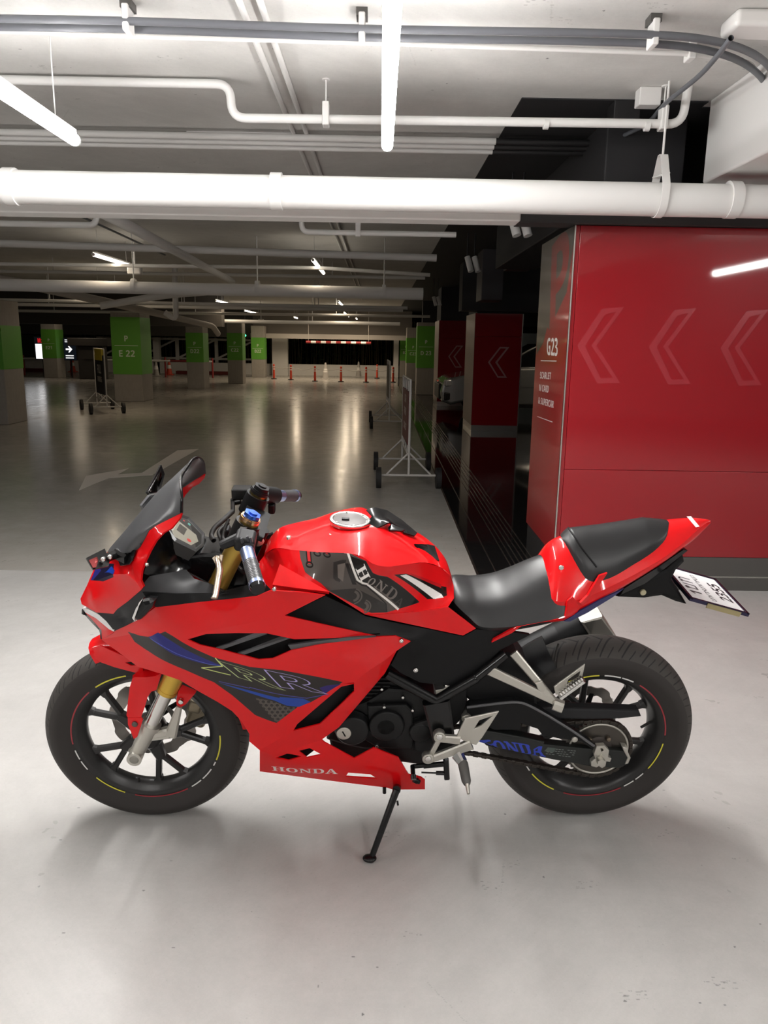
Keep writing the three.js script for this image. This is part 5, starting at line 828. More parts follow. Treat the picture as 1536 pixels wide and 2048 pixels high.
{
  const R = [], RF = []; for (let i = 0; i <= 60; i++) { const x = 0.462 + (0.909 - 0.462) * i / 60, w = lerpT(TAIL, x, 2), r = []; for (let k = -12; k <= 12; k++) { const z = w * k / 12; r.push([x, roof(x, z), z]); } R.push(r); RF.push([[x, lerpT(TAIL, x, 3), w], [x, lerpT(TAIL, x, 3) * 0.45 + lerpT(TAIL, x, 5) * 0.55, w * 0.985 + 0.002], [x, lerpT(TAIL, x, 5), lerpT(TAIL, x, 4) * 0.97], [x, lerpT(TAIL, x, 5) + 0.004, lerpT(TAIL, x, 4) * 0.9]]); }
  mesh('tail_cowl', loft(R, { closed: false }), B.red, bike);
  const spike = skin([[.5062,.8011,.128],[.5177,.8149,.13],[.5431,.7812,.126],[.5345,.7608,.124],[.5029,.7411,.126],[.3932,.7287,.13],[.3665,.7052,.13],[.3163,.6731,.125],[.3199,.6835,.127],[.3755,.7257,.134],[.4858,.7542,.139],[.502,.7599,.14]], { t: 0.006 });
  both('tail_flank', [loft(RF, { closed: false }), spike], B.red);
  const front = skin([[.4504,.8994,.03],[.4634,.8694,.05],[.4582,.844,.066],[.4674,.8277,.088],[.4908,.8232,.1],[.5144,.8164,.116],[.519,.8128,.126],[.5056,.8022,.13],[.5417,.7886,.128],[.539,.8497,.112],[.5176,.8888,.09],[.5099,.9246,.06],[.4931,.9362,.03]], { t: 0.005, tilt: 30 });
  const ridge = skin([[.5403,.7961,.13],[.5603,.8141,.122],[.5885,.8665,.11],[.6091,.8727,.107],[.5772,.8126,.113],[.5505,.7854,.122]], { t: 0.006 }); both('tail_vane', ridge, B.red);
  const bl = skin([[.5029,.7411,.126],[.5453,.7713,.122],[.5965,.7982,.112],[.6598,.8255,.1],[.6332,.8026,.103],[.566,.7606,.114],[.5206,.7384,.121]], { t: 0.004 }); bl.translate(0, 0, 0.004); both('tail_flash', bl, std([0.02, 0.025, 0.11], 0.3));
  const under = skin([[.6668,.8191,.09],[.7532,.875,.076],[.8236,.9178,.056],[.8384,.9133,.05],[.7986,.8829,.06],[.7261,.8259,.075],[.6625,.7985,.085]], { t: 0.02 }); both('tail_under_trim', under, B.blackGloss);
  // pillion seat
  const W = [[0.508, 0.012], [0.518, 0.045], [0.535, 0.075], [0.56, 0.098], [0.6, 0.1], [0.64, 0.096], [0.68, 0.087], [0.72, 0.077], [0.755, 0.064], [0.778, 0.046], [0.792, 0.012]];
  const PR = []; for (let i = 0; i <= 40; i++) { const x = 0.508 + (0.792 - 0.508) * i / 40, w = lerpT(W, x, 1), e = Math.min(1, Math.min(i / 3, (40 - i) / 9)), r = []; for (let k = -14; k <= 14; k++) { const t = k / 14, z = w * t; r.push([x, roof(x, z) + 0.021 * Math.sqrt(Math.max(0, 1 - t ** 8)) * (0.15 + 0.85 * e) - 0.002, z]); } PR.push(r); }
  mesh('pillion_seat', loft(PR, { closed: false }), B.seat, bike);
  const sc = [[0.527, 0], [0.533, 0.03], [0.55, 0.06], [0.585, 0.09]].map(([x, z]) => [x, roof(x, z) + 0.0195, z]);
  mesh('seat_seam', [cable([...mirrored(sc).reverse().slice(0, -1), ...sc], 0.0022, 40)], B.black, bike);
  const white = skin([[.8416,.9861,0],[.8532,.9869,0],[.8673,.9693,.03],[.8568,.9682,.032]], { tilt: 60, t: 0.001 }); white.translate(0, 0.006, 0.001); mesh('tail_badge', white, B.white, bike);
  mesh('seat_lock', [knob([.4871,.8846,.105], 0.007, 0.006)], B.chrome, bike);
  // under-tray, plate hanger and plate
  const tray = [[.6887,.761,0], [.7649,.7816,0]];
  const hang = slab([[.6657,.7703,.05],[.6803,.7934,.05],[.7887,.8589,.05],[.8283,.9038,.05],[.8383,.8785,.05],[.8191,.8527,.05],[.8115,.8268,.05],[.8661,.7482,.05],[.835,.7547,.05],[.7901,.7743,.05],[.7436,.7661,.05],[.6778,.7684,.05]], 0.1, 0.012); mesh('rear_fender', hang, B.black, bike);
  mesh('reflector', [knob([.7337,.7892,.058], 0.0085, 0.012)], std([0.5, 0.45, 0.3], 0.25, 0.3), bike);
  const corners = [[.858,.7959,-.1],[.8326,.8014,.1],[1.0071,.7483,.1],[1.0014,.7635,-.1]];
  const pg = group('number_plate', bike);
  const P0 = PLATE.o, ex = PLATE.ex, ey = PLATE.ey;
  const quad = (u0, u1, v0, v1, lift, th) => { const n = new THREE.Vector3().crossVectors(V(ex), V(ey)).normalize(); const P = (u, v, k) => V(P0).addScaledVector(V(ex), u).addScaledVector(V(ey), v).addScaledVector(n, lift + k).toArray(); return loft([[P(u0, v0, -th), P(u1, v0, -th), P(u1, v1, -th), P(u0, v1, -th)], [P(u0, v0, 0), P(u1, v0, 0), P(u1, v1, 0), P(u0, v1, 0)]], { crease: 0.3 }); };
  mesh('plate_frame', [quad(-0.02, 1.02, -0.03, 1.03, 0, 0.006), quad(-0.02, 1.02, -0.03, 0.02, 0.004, 0.004), quad(-0.02, 1.02, 0.98, 1.03, 0.004, 0.004), quad(-0.02, 0.015, -0.03, 1.03, 0.004, 0.004), quad(0.985, 1.02, -0.03, 1.03, 0.004, 0.004)], std([0.05, 0.045, 0.09], 0.25, 0.9), pg);
  mesh('frame_skirt', [quad(-0.032, -0.02, 0.12, 0.72, 0.002, 0.014)].map((g) => g), std([0.42, 0.36, 0.2], 0.3, 0.9), pg);
  const pt = canvasMap(640, 512, (q, W, H) => {
    q.fillStyle = '#efedee'; q.fillRect(0, 0, W, H); q.fillStyle = '#17161c'; q.strokeStyle = '#17161c'; q.lineCap = 'round'; q.lineJoin = 'round';
    q.font = 'bold 170px sans-serif'; q.textAlign = 'center'; q.fillText('2355', W / 2, 480); q.fillText('1', 150, 165);
    const g = (x, pts, w) => { q.lineWidth = w; q.beginPath(); pts.forEach((p, i) => (i ? q.lineTo(x + p[0], p[1]) : q.moveTo(x + p[0], p[1]))); q.stroke(); };
    // two consonants drawn as strokes
    g(215, [[20, 70], [10, 50], [30, 42], [40, 62], [22, 90], [22, 160], [95, 160], [95, 45]], 17); q.beginPath(); q.arc(250, 62, 15, 0, 6.3); q.lineWidth = 9; q.stroke();
    g(345, [[10, 55], [28, 42], [34, 62], [30, 162], [30, 80], [70, 44], [104, 66], [104, 162]], 17);
    const row = [[0, 0, 0, 46, 30, 46, 30, 0], [0, 46, 0, 8, 26, 0, 34, 14, 34, 46], [0, 0, 16, 46, 32, 0], [0, 10, 14, 0, 28, 10, 28, 46], [0, 46, 0, 0, 30, 30, 30, 0]];
    for (let i = 0; i < 12; i++) { const s = row[i % 5], p = []; for (let k = 0; k < s.length; k += 2) p.push([s[k], 222 + s[k + 1]]); g(60 + i * 44, p, 8); }
  });
  // UVs follow the plate's own width and height
  const n = new THREE.Vector3().crossVectors(V(ex), V(ey)).normalize(); const C4 = [[0.03, 0.03], [0.97, 0.03], [0.97, 0.97], [0.03, 0.97]].map(([u, v]) => V(P0).addScaledVector(V(ex), u).addScaledVector(V(ey), v).addScaledVector(n, 0.0022).toArray());
  const pgm = new THREE.BufferGeometry(); pgm.setAttribute('position', new THREE.Float32BufferAttribute(C4.flat(), 3)); pgm.setAttribute('uv', new THREE.Float32BufferAttribute([0, 0, 1, 0, 1, 1, 0, 1], 2)); pgm.setIndex([0, 1, 2, 0, 2, 3]); pgm.computeVertexNormals();
  mesh('plate_face', pgm, std(0xffffff, 0.45, 0, { map: pt }), pg);
}
// ---- rear wheel drive: swingarm, chain, guards, silencer
const REAR = [0.6555, 0.307], FRONT = [-0.6555, 0.296];
{
  const t = canvasMap(1024, 256, (q, W, H) => {
    q.fillStyle = '#191c1b'; q.fillRect(0, 0, W, H);
    q.fillStyle = '#2a3fae'; q.font = 'bold 175px serif'; q.save(); q.translate(20, 218); q.scale(0.88, 1); q.strokeStyle = '#2a3fae'; q.lineWidth = 6; q.strokeText('HONDA', 0, 0); q.fillText('HONDA', 0, 0); q.restore();
    q.fillStyle = '#6f7571'; q.font = '22px sans-serif'; for (let r = 0; r < 4; r++) { for (let i = 0; i < 9; i++) if ((i * 7 + r * 3) % 5) q.fillRect(640 + i * 26, 100 + r * 26, 20, 9); }
    q.fillStyle = '#4d5753'; q.fillRect(620, 92, 70, 60);
  });
  const arm = [[.2466,.4301,.118],[.2824,.39,.118],[.3357,.3813,.118],[.4536,.3549,.118],[.4934,.3443,.118],[.4912,.3362,.118],[.6405,.3178,.118],[.7312,.3111,.118],[.7507,.286,.118],[.7445,.2633,.118],[.7182,.2503,.118],[.6374,.2555,.118],[.6183,.2598,.118],[.5964,.2654,.118],[.5258,.2802,.118],[.45,.2997,.118],[.367,.3207,.118],[.3195,.3376,.118],[.2502,.3669,.118]];
  const xs = arm.map((p) => p[0]); const a0 = [.2838,.3384,.118], a1 = [.6349,.2766,.118];
  const g = plate(arm, 0.03, 0.004); g.translate(0, 0, 0.118 - 0.03 + 0.004);
  { // print runs along the arm, which falls slightly to the rear
    const p = g.attributes.position, uv = g.attributes.uv, o = [.3002,.3355,.118], e = [.6326,.296,.118], d = [e[0] - o[0], e[1] - o[1]], L = Math.hypot(...d), nx = -d[1] / L, ny = d[0] / L;
    for (let i = 0; i < p.count; i++) { const x = p.getX(i) - o[0], y = p.getY(i) - o[1]; uv.setXY(i, Math.max(0.001, Math.min(0.999, (x * d[0] + y * d[1]) / (L * L))), Math.max(0.01, Math.min(0.99, (x * nx + y * ny) / 0.065 + 0.42))); }
  }
  mesh('swingarm', g, std(0xffffff, 0.45, 0.1, { map: t }), bike);
  mesh('swingarm', slab(arm.map((p) => [p[0], p[1], -0.088]), 0.03, 0.004), B.black, bike);
  mesh('swingarm_pivot', [bar([...[.2611,.4406,.14].slice(0, 2), -0.13], [.2611,.4406,.14], 0.014), knob([.2601,.4451,.146], 0.01, 0.01)], B.alu, bike);
  // brace above the arm
  mesh('swingarm_brace', slab([[.2586,.4706,.135],[.2697,.4806,.135],[.3952,.4928,.135],[.419,.4884,.135],[.4686,.4621,.135],[.5505,.4054,.135],[.6136,.3574,.135],[.6308,.3434,.135],[.6291,.3299,.135],[.5945,.3563,.135],[.5257,.368,.135],[.4789,.3797,.135],[.465,.3998,.135],[.4157,.4187,.135],[.4152,.397,.135],[.3414,.3971,.135],[.2677,.4369,.135]], 0.03, 0.004, []), B.black, bike);
  mesh('brace_highlight', [cable([[.2604,.4753,.137],[.3948,.4925,.137],[.4187,.4876,.137],[.55,.4052,.137],[.6291,.345,.137]], 0.004, 30)], std([0.1, 0.1, 0.105], 0.4), bike);  // lighter bead paints the highlight along the top edge of the brace
  mesh('brace_bolt', [knob([.5716,.3672,.14], 0.009, 0.012)], B.alu, bike);
  mesh('chain_guard', slab([[.4407,.4505,.115],[.5111,.4629,.115],[.5213,.4561,.115],[.6656,.4515,.115],[.7519,.447,.115],[.7614,.4275,.115],[.6988,.419,.115],[.6024,.4173,.115],[.5252,.4185,.115],[.4667,.4277,.115]], 0.035, 0.006), B.plastic, bike);
  const hug = []; for (let k = 0; k <= 14; k++) { const a = (119 + k * 4.6) * Math.PI / 180; hug.push([-0.075, -0.062, -0.03, 0.03, 0.062, 0.075].map((z, i) => { const r = 0.33 + [-0.04, -0.012, 0, 0, -0.012, -0.04][i]; return [REAR[0] + Math.cos(a) * r, REAR[1] + Math.sin(a) * r, z]; })); }
  mesh('inner_fender', loft(hug, { closed: false }), B.plastic, bike);
  mesh('linkage_cover', slab([[.2365,.6225,.11],[.3138,.6387,.11],[.3936,.6229,.11],[.447,.5473,.11],[.4655,.4525,.11],[.3587,.4751,.11],[.2785,.4694,.11],[.2437,.4974,.11]], 0.16, 0.01), B.black, bike);
  mesh('axle_adjuster', slab([[.6375,.3423,.136],[.6608,.3438,.136],[.6761,.3264,.136],[.6764,.3041,.136],[.6864,.2977,.136],[.6839,.2864,.136],[.6732,.2881,.136],[.6726,.272,.136],[.663,.2639,.136],[.6528,.272,.136],[.6468,.2672,.136],[.6303,.2721,.136],[.6286,.2866,.136],[.6391,.2978,.136],[.6332,.3138,.136]], 0.018, 0.003, [[[.6457,.3391,.136],[.659,.3375,.136],[.663,.3264,.136],[.652,.3201,.136]]]), B.alu, bike);
  mesh('axle_nut', [at(new THREE.CylinderGeometry(0.012, 0.012, 0.016, 6).rotateX(Math.PI / 2), [.6521,.2987,.145]), bar([REAR[0], REAR[1], -0.14], [REAR[0], REAR[1], 0.14], 0.008)], B.alu, bike);
  mesh('arm_end', slab([[.7169,.3294,.122],[.7332,.3262,.122],[.7382,.3086,.122],[.7476,.2892,.122],[.7436,.2698,.122],[.7334,.2666,.122],[.7383,.2893,.122],[.7246,.3118,.122]], 0.03, 0.003), B.alu, bike);
  // sprocket and chain
  const SZ = 0.098, sp = [.188,.3455,.098], N = 46, R2 = 0.096, R1 = 0.034;
  const ring = new THREE.Shape(); for (let i = 0; i < N * 2; i++) { const a = i / (N * 2) * Math.PI * 2, r = R2 + (i % 2 ? 0.002 : -0.005); ring[i ? 'lineTo' : 'moveTo'](Math.cos(a) * r, Math.sin(a) * r); }
  ring.holes.push(new THREE.Path().absarc(0, 0, 0.03, 0, 6.2832)); for (let k = 0; k < 5; k++) { const a = k / 5 * 6.2832 + 0.4; ring.holes.push(new THREE.Path().absarc(Math.cos(a) * 0.062, Math.sin(a) * 0.062, 0.016, 0, 6.2832)); }
  mesh('rear_sprocket', at(new THREE.ExtrudeGeometry(ring, { depth: 0.006, bevelEnabled: false }), [REAR[0], REAR[1], SZ - 0.003]), std([0.10, 0.09, 0.08], 0.4, 0.9), bike);
  mesh('sprocket_ring', at(lathe([[0.083, 0], [0.088, 0], [0.088, 0.004], [0.083, 0.004], [0.083, 0]], 60), [REAR[0], REAR[1], SZ + 0.003]), B.alu, bike);
  mesh('sprocket_carrier', at(lathe([[0, 0], [0.04, 0], [0.05, -0.03], [0.04, -0.05]], 32), [REAR[0], REAR[1], SZ + 0.004]), std([0.06, 0.05, 0.045], 0.5, 0.6), bike);
  for (let k = 0; k < 5; k++) { const a = k / 5 * 6.2832 + 1.0; mesh('carrier_bolt', knob([REAR[0] + Math.cos(a) * 0.045, REAR[1] + Math.sin(a) * 0.045, SZ + 0.014], 0.007, 0.014), std([0.2, 0.16, 0.12], 0.4, 0.8), bike); }
  const path = []; const d = [REAR[0] - sp[0], REAR[1] - sp[1]], L = Math.hypot(...d), base = Math.atan2(d[1], d[0]), off = Math.acos((R1 - R2) / L);
  for (let i = 0; i <= 24; i++) { const a = base + off + (2 * Math.PI - 2 * off) * i / 24; path.push([sp[0] + Math.cos(a) * R1, sp[1] + Math.sin(a) * R1]); }
  for (let i = 0; i <= 40; i++) { const a = base - off + 2 * off * i / 40; path.push([REAR[0] + Math.cos(a) * R2, REAR[1] + Math.sin(a) * R2]); }
  path.push(path[0]); const links = []; let acc = 0, n = 0;
  const cp = new THREE.CurvePath(); for (let i = 0; i < path.length - 1; i++) cp.add(new THREE.LineCurve(new THREE.Vector2(...path[i]), new THREE.Vector2(...path[i + 1])));
  const total = cp.getLength(), cnt = Math.round(total / 0.0127), P = cp.getSpacedPoints(cnt);
  for (let i = 0; i < cnt; i++) { const a = P[i], b = P[i + 1], wide = i % 2; const m = new THREE.Vector2().addVectors(a, b).multiplyScalar(0.5), an = Math.atan2(b.y - a.y, b.x - a.x); const w = wide ? 0.017 : 0.012; links.push(box(-0.0082, 0.0082, -0.0052, 0.0052, -w / 2, w / 2, 0.002).rotateZ(an).translate(m.x, m.y, SZ)); }
  mesh('drive_chain', links, std([0.05, 0.042, 0.036], 0.45, 0.7), bike);
  // silencer on the right side
  const ex = [[[.5312,.5519,-.15], 0.05], [[.6069,.5521,-.17], 0.056], [[.6606,.5523,-.18], 0.06]];
  mesh('silencer', [bar([0.28, 0.36, -0.15], [.6001,.4936,-.2], 0.04, 20, 0.055), bar([.6001,.4936,-.2], [.6777,.5409,-.2], 0.055, 24, 0.058)], B.black, bike);
  const tipQ = [[.6348,.5922,-.13],[.6995,.6132,-.13],[.7557,.5359,-.13],[.6681,.5436,-.13]];
  mesh('silencer_tip', slab(tipQ, 0.11, 0.008, [[[.6492,.5967,-.13],[.6854,.6064,-.13],[.681,.5935,-.13],[.6559,.5821,-.13]]]), B.alu, bike);
  const cab = [[.5042,.6544,.1], [.5008,.633,.1], [.4995,.6008,.1]]; mesh('vent_hose', cable(cab, 0.003, 12), B.rubber, bike);
}
// ---- wheels
const grooves = (n, kind) => canvasMap(1024, 256, (q, W, H) => { q.fillStyle = '#2b2725'; q.fillRect(0, 0, W, H); q.fillStyle = '#3b3734'; q.fillRect(0, H * 0.2, W, H * 0.6); q.strokeStyle = '#0e0d0c'; q.lineWidth = 15; q.lineCap = 'round';
  const P = W / 4; for (let i = -2; i < 5; i++) for (const s of [0, 1]) { const x = i * P + s * P / 2, m = s ? -1 : 1, Y = (v) => H / 2 + m * v * H / 2;
    q.lineWidth = 8; q.beginPath(); q.moveTo(x, Y(-0.06)); q.quadraticCurveTo(x + P * 0.35, Y(0.1), x + P * 0.75, Y(0.55)); q.stroke(); q.lineWidth = 6; q.beginPath(); q.moveTo(x + P * 0.45, Y(0.02)); q.lineTo(x + P * 0.9, Y(0.4)); q.stroke(); q.beginPath(); q.moveTo(x + P * 0.1, Y(0.3)); q.lineTo(x + P * 0.4, Y(0.58)); q.stroke(); } });
function wheel(name, c, R, w, rimHalf, phase, rear) {
  const g = group(name, bike, [c[0], c[1], 0]);
  const t = grooves(); t.wrapS = THREE.RepeatWrapping; t.repeat.set(7, 1);
  const prof = []; const H = R - 0.216, hw = w / 2;
  for (let k = -14; k <= 14; k++) { const a = k / 14 * Math.PI * 0.5; const s = Math.sin(a), cc = Math.cos(a); prof.push([R - hw * 0.78 * (1 - cc), hw * s]); }
  const pl = [[0.214, -rimHalf], [0.222, -rimHalf - 0.004], [R - hw * 0.95, -hw * 0.98], ...prof, [R - hw * 0.95, hw * 0.98], [0.222, rimHalf + 0.004], [0.214, rimHalf]];
  const ty = lathe(pl, 160);
  mesh('tyre', ty, std(0xffffff, 0.68, 0, { map: t }), g);
  const lip = rimHalf;
  mesh('rim', lathe([[0.2155, -lip], [0.221, -lip + 0.001], [0.221, -lip + 0.004], [0.206, -lip + 0.007], [0.197, -lip + 0.018], [0.186, -0.01], [0.184, 0], [0.186, 0.01], [0.197, lip - 0.018], [0.206, lip - 0.007], [0.221, lip - 0.004], [0.221, lip - 0.001], [0.2155, lip], [0.208, lip - 0.002], [0.198, lip - 0.006], [0.19, lip - 0.016], [0.18, 0.012], [0.178, 0], [0.18, -0.012], [0.19, -lip + 0.016], [0.2, -lip + 0.006], [0.2155, -lip]], 128), B.rim, g);
  mesh('hub', lathe([[0, -0.045], [0.03, -0.045], [0.045, -0.03], [0.052, 0], [0.045, 0.03], [0.03, 0.045], [0, 0.045]], 40), B.rim, g);
  for (let k = 0; k < 5; k++) { const m = (phase + k * 72) * Math.PI / 180; const P = (r, a, z) => [Math.cos(a) * r, Math.sin(a) * r, z]; const s = 14 * Math.PI / 180;
    mesh('spoke', [strut(P(0.03, m, 0.006), P(0.098, m, 0.004), 0.05, 0.026, 0.03), strut(P(0.085, m + 0.03, 0.004), P(0.186, m + s, 0), 0.017, 0.02, 0.017), strut(P(0.085, m - 0.03, 0.004), P(0.186, m - s, 0), 0.017, 0.02, 0.017), strut(P(0.165, m + s * 0.85, 0), P(0.19, m + s, 0), 0.016, 0.022, 0.036), strut(P(0.165, m - s * 0.85, 0), P(0.19, m - s, 0), 0.016, 0.022, 0.036)], B.rim, g); }
  // wave disc with drilled holes
  const dr = rear ? 0.105 : 0.13, di = rear ? 0.075 : 0.094, sh = new THREE.Shape(); const W = rear ? 8 : 9;
  for (let i = 0; i <= 180; i++) { const a = i / 180 * 6.2832, r = dr + 0.004 * Math.tanh(2.6 * Math.sin(a * W)); sh[i ? 'lineTo' : 'moveTo'](Math.cos(a) * r, Math.sin(a) * r); }
  const hp = new THREE.Path(); for (let i = 0; i <= 120; i++) { const a = -i / 120 * 6.2832, r = di + 0.004 * Math.tanh(2.6 * Math.sin(a * W)); hp[i ? 'lineTo' : 'moveTo'](Math.cos(a) * r, Math.sin(a) * r); } sh.holes.push(hp);
  for (let i = 0; i < W * 4; i++) { const a = i / (W * 4) * 6.2832, r = di + 0.009 + (i % 4) * 0.0065; sh.holes.push(new THREE.Path().absarc(Math.cos(a) * r, Math.sin(a) * r, 0.0028, 0, 6.2832)); }
  const dz = -0.062; mesh('brake_disc', at(new THREE.ExtrudeGeometry(sh, { depth: 0.004, bevelEnabled: false, curveSegments: 6 }), [0, 0, dz]), B.disc, g);
  for (let k = 0; k < 5; k++) { const a = (phase + 36 + k * 72) * Math.PI / 180; mesh('disc_arm', [strut([Math.cos(a) * 0.03, Math.sin(a) * 0.03, dz + 0.004], [Math.cos(a) * (di + 0.006), Math.sin(a) * (di + 0.006), dz + 0.004], 0.02, 0.008, 0.012)], B.black, g); }
  const va = rear ? 8 : -104; const v = (va * Math.PI) / 180; mesh('valve_stem', [bar([Math.cos(v) * 0.182, Math.sin(v) * 0.182, 0.012], [Math.cos(v) * 0.15, Math.sin(v) * 0.15, 0.03], 0.004)], B.rubber, g);
  // rim tape
  const arc = (a0, a1, r0, r1, m, zz = 0.0012) => { const s = new THREE.RingGeometry(r0, r1, 40, 1, a0 * Math.PI / 180, (a1 - a0) * Math.PI / 180); const e = s.clone(); e.translate(0, 0, lip + zz); mesh('rim_tape', e, m, g); };
  const A = rear ? [[66, 104], [-32, -4], [196, 226]] : [[97, 122], [-20, 2], [214, 246]];
  const offs = rear ? 0 : 0;
  for (const [a, b] of rear ? [[92, 116], [-32, -6], [218, 243]] : [[100, 126], [-22, 2], [222, 248]]) arc(a, b, 0.2125, 0.2185, B.yellow);
  for (const [a, b] of rear ? [[2, 58], [252, 300]] : [[133, 186], [256, 300]]) arc(a, b, 0.2125, 0.2178, B.stickRed);
  for (const [a, b] of rear ? [[64, 74], [75, 88], [303, 312], [314, 322], [208, 214]] : [[192, 201], [203, 212], [304, 314], [316, 328], [332, 336]]) arc(a, b, 0.2125, 0.2175, B.stickWhite);
  return g;
}
wheel('front_wheel', FRONT, 0.296, 0.1, 0.034, -72, false);
wheel('rear_wheel', REAR, 0.307, 0.13, 0.05, 41, true);
// ---- fork, front fender
{
  const f0 = [-.6678,.2874,.095], f1 = [-.6139,.389,.095], f2 = [-.5615,.4972,.1], top = [-.3079,1.0277,.1];
  const dir = V(top).sub(V(f0)).normalize(); const along = (s) => V(f0).addScaledVector(dir, s).toArray();
  const s1 = V(f1).sub(V(f0)).dot(dir), s2 = V(f2).sub(V(f0)).dot(dir), s3 = V(top).sub(V(f0)).dot(dir);
  for (const side of [1, -1]) {
    const m = (p) => [p[0], p[1], p[2] * side]; const fk = group('front_fork', bike), A = (s) => m(along(s));
    mesh('fork_bottom', [bar(A(-0.012), A(s1), 0.019, 20, 0.0265), bar(A(s1 - 0.012), A(s1 + 0.004), 0.029, 20), bar([f0[0], f0[1], side * 0.07], [f0[0], f0[1], side * 0.122], 0.021, 24), strut(A(s1 * 0.62), m([-.5617,.3718,.1]), 0.02, 0.024, 0.026), strut(m([-.5647,.3563,.1]), m([-.5285,.4653,.112]), 0.034, 0.022, 0.014), strut(A(s1 * 0.5), m([-.5685,.354,.1]), 0.012, 0.018)], B.alu, fk);
    mesh('stanchion', bar(A(s1 - 0.01), A(s2 + 0.02), 0.0205, 24), B.chrome, fk);
    mesh('fork_seal', [bar(A(s2), A(s2 + 0.075), 0.0285, 24), bar(A(s2 + 0.004), A(s2 + 0.012), 0.0295, 24)], B.gold, fk);
    mesh('fork_tube', [bar(A(s2 + 0.05), A(s3 - 0.02), 0.026, 24)], std([0.45, 0.30, 0.06], 0.36, 0.7), fk);
    mesh('fork_cap', [bar(A(s3 - 0.028), A(s3 - 0.012), 0.026, 24), bar(A(s3 - 0.012), A(s3 - 0.008), 0.0245, 24), ], side > 0 ? std([0.55, 0.36, 0.2], 0.25, 0.9) : B.black, fk);
    mesh('fork_preload', [bar(A(s3 - 0.008), A(s3 + 0.002), 0.023, 6), bar(A(s3 + 0.002), A(s3 + 0.006), 0.012, 20)], side > 0 ? B.blue : B.black, fk);
    mesh('axle_cap', [knob([f0[0], f0[1], side > 0 ? 0.124 : -0.118], 0.013, 0.006)], std([0.3, 0.29, 0.26], 0.4, 0.9), fk);
    mesh('clamp_bolt', [bar(m([-.6838,.3061,.1]), A(0.0), 0.007)], B.alu, fk);
    mesh('fender_bolt', [knob(m([-.5219,.4841,.128]), 0.007, 0.012)], B.chrome, fk);
  }
  // triple clamps
  { const c = along(s3 - 0.06); mesh('triple_clamp', [slab([[-0.012, 0.012], [0.05, -0.018], [0.043, -0.032], [-0.019, -0.002]].map((p) => [c[0] + p[0], c[1] + p[1], 0.085]), 0.17, 0.005)], B.black, bike); }
  for (const s of [1, -1]) { const A = (k) => { const p = along(k); return [p[0], p[1], p[2] * s]; }; mesh('clamp_collar', [bar(A(s3 - 0.085), A(s3 - 0.026), 0.033, 24)], B.black, bike); }
  mesh('steering_stem', bar([along(s3 - 0.3)[0] + 0.04, along(s3 - 0.3)[1] - 0.02, 0], [along(s3 - 0.07)[0] + 0.04, along(s3 - 0.07)[1] - 0.02, 0], 0.02), B.black, bike);
  mesh('lower_clamp', slab([[0, 0], [0.06, -0.03], [0.045, -0.06], [-0.015, -0.03]].map((p) => [along(s3 - 0.24)[0] + p[0] - 0.02, along(s3 - 0.24)[1] + p[1] + 0.02, 0.13]), 0.26, 0.006), B.black, bike);
  // fender arch over the tyre
  const arch = []; for (let k = 0; k <= 26; k++) { const a = (114 - k * 4) * Math.PI / 180, e = Math.max(0, 1 - k / 5); arch.push([-0.066, -0.062, -0.045, -0.02, 0, 0.02, 0.045, 0.062, 0.066].map((z, i) => { const r = 0.345 + [-0.05, -0.022, -0.006, -0.001, 0, -0.001, -0.006, -0.022, -0.05][i] - e * 0.012; return [FRONT[0] + Math.cos(a) * r, FRONT[1] + Math.sin(a) * r, z * (1 - e * 0.35)]; })); }
  mesh('front_fender', [loft(arch, { closed: false }), loft(arch.map((r) => r.map((p) => [FRONT[0] + (p[0] - FRONT[0]) * 0.988, FRONT[1] + (p[1] - FRONT[1]) * 0.988, p[2] * 0.97])), { closed: false })], B.red, bike);
  const tipF = skin([[-.7822,.595,.03],[-.7658,.5747,.05],[-.7458,.567,.06],[-.709,.5575,.068],[-.6534,.5487,.08],[-.625,.5473,.088],[-.6266,.5719,.09],[-.6479,.5919,.085],[-.6838,.6028,.078],[-.7461,.6177,.055]], { t: 0.004, holes: [[[-.6762,.5777,.075],[-.658,.584,.075],[-.6426,.5747,.075],[-.6593,.5705,.075]]] });
  both('fender_flank', tipF, B.red);
  const cover = skin([[-.6416,.5577,.116],[-.6094,.5609,.122],[-.5857,.5611,.116],[-.572,.5616,.104],[-.5788,.5411,.112],[-.5875,.5153,.114],[-.6014,.5112,.116],[-.612,.495,.118],[-.6234,.4604,.12],[-.635,.4311,.122],[-.6708,.4311,.122],[-.6743,.4369,.12],[-.6672,.4781,.118],[-.6578,.525,.116],[-.6488,.5516,.114]], { t: 0.005 });
  const foot = skin([[-.6712,.4298,.122],[-.6344,.4321,.124],[-.6302,.4245,.125],[-.6413,.3939,.126],[-.6502,.3695,.127],[-.66,.3629,.126],[-.6685,.3946,.124],[-.6727,.4082,.122]], { t: 0.005 });
  const shelf = skin([[-.6491,.5509,.113],[-.6533,.5494,.095],[-.641,.5541,.08],[-.6153,.5622,.074],[-.5904,.5573,.08],[-.5727,.5594,.1],[-.5857,.5607,.116],[-.6094,.5605,.122],[-.6413,.558,.117]], { tilt: 40, t: 0.004 });
  both('fender_stay', [cover, foot, shelf], B.red);
  const rear = skin([[-.5353,.4858,.114],[-.5304,.5071,.105],[-.521,.5192,.095],[-.4845,.4968,.09],[-.4893,.4896,.095],[-.5143,.4653,.112],[-.5238,.4632,.118],[-.5357,.4696,.118]], { t: 0.006 }); both('fender_stay', rear, B.red);
  mesh('stay_bolt', [knob([-.6524,.4121,.13], 0.008, 0.01)], std([0.12, 0.11, 0.1], 0.4, 0.8), bike);
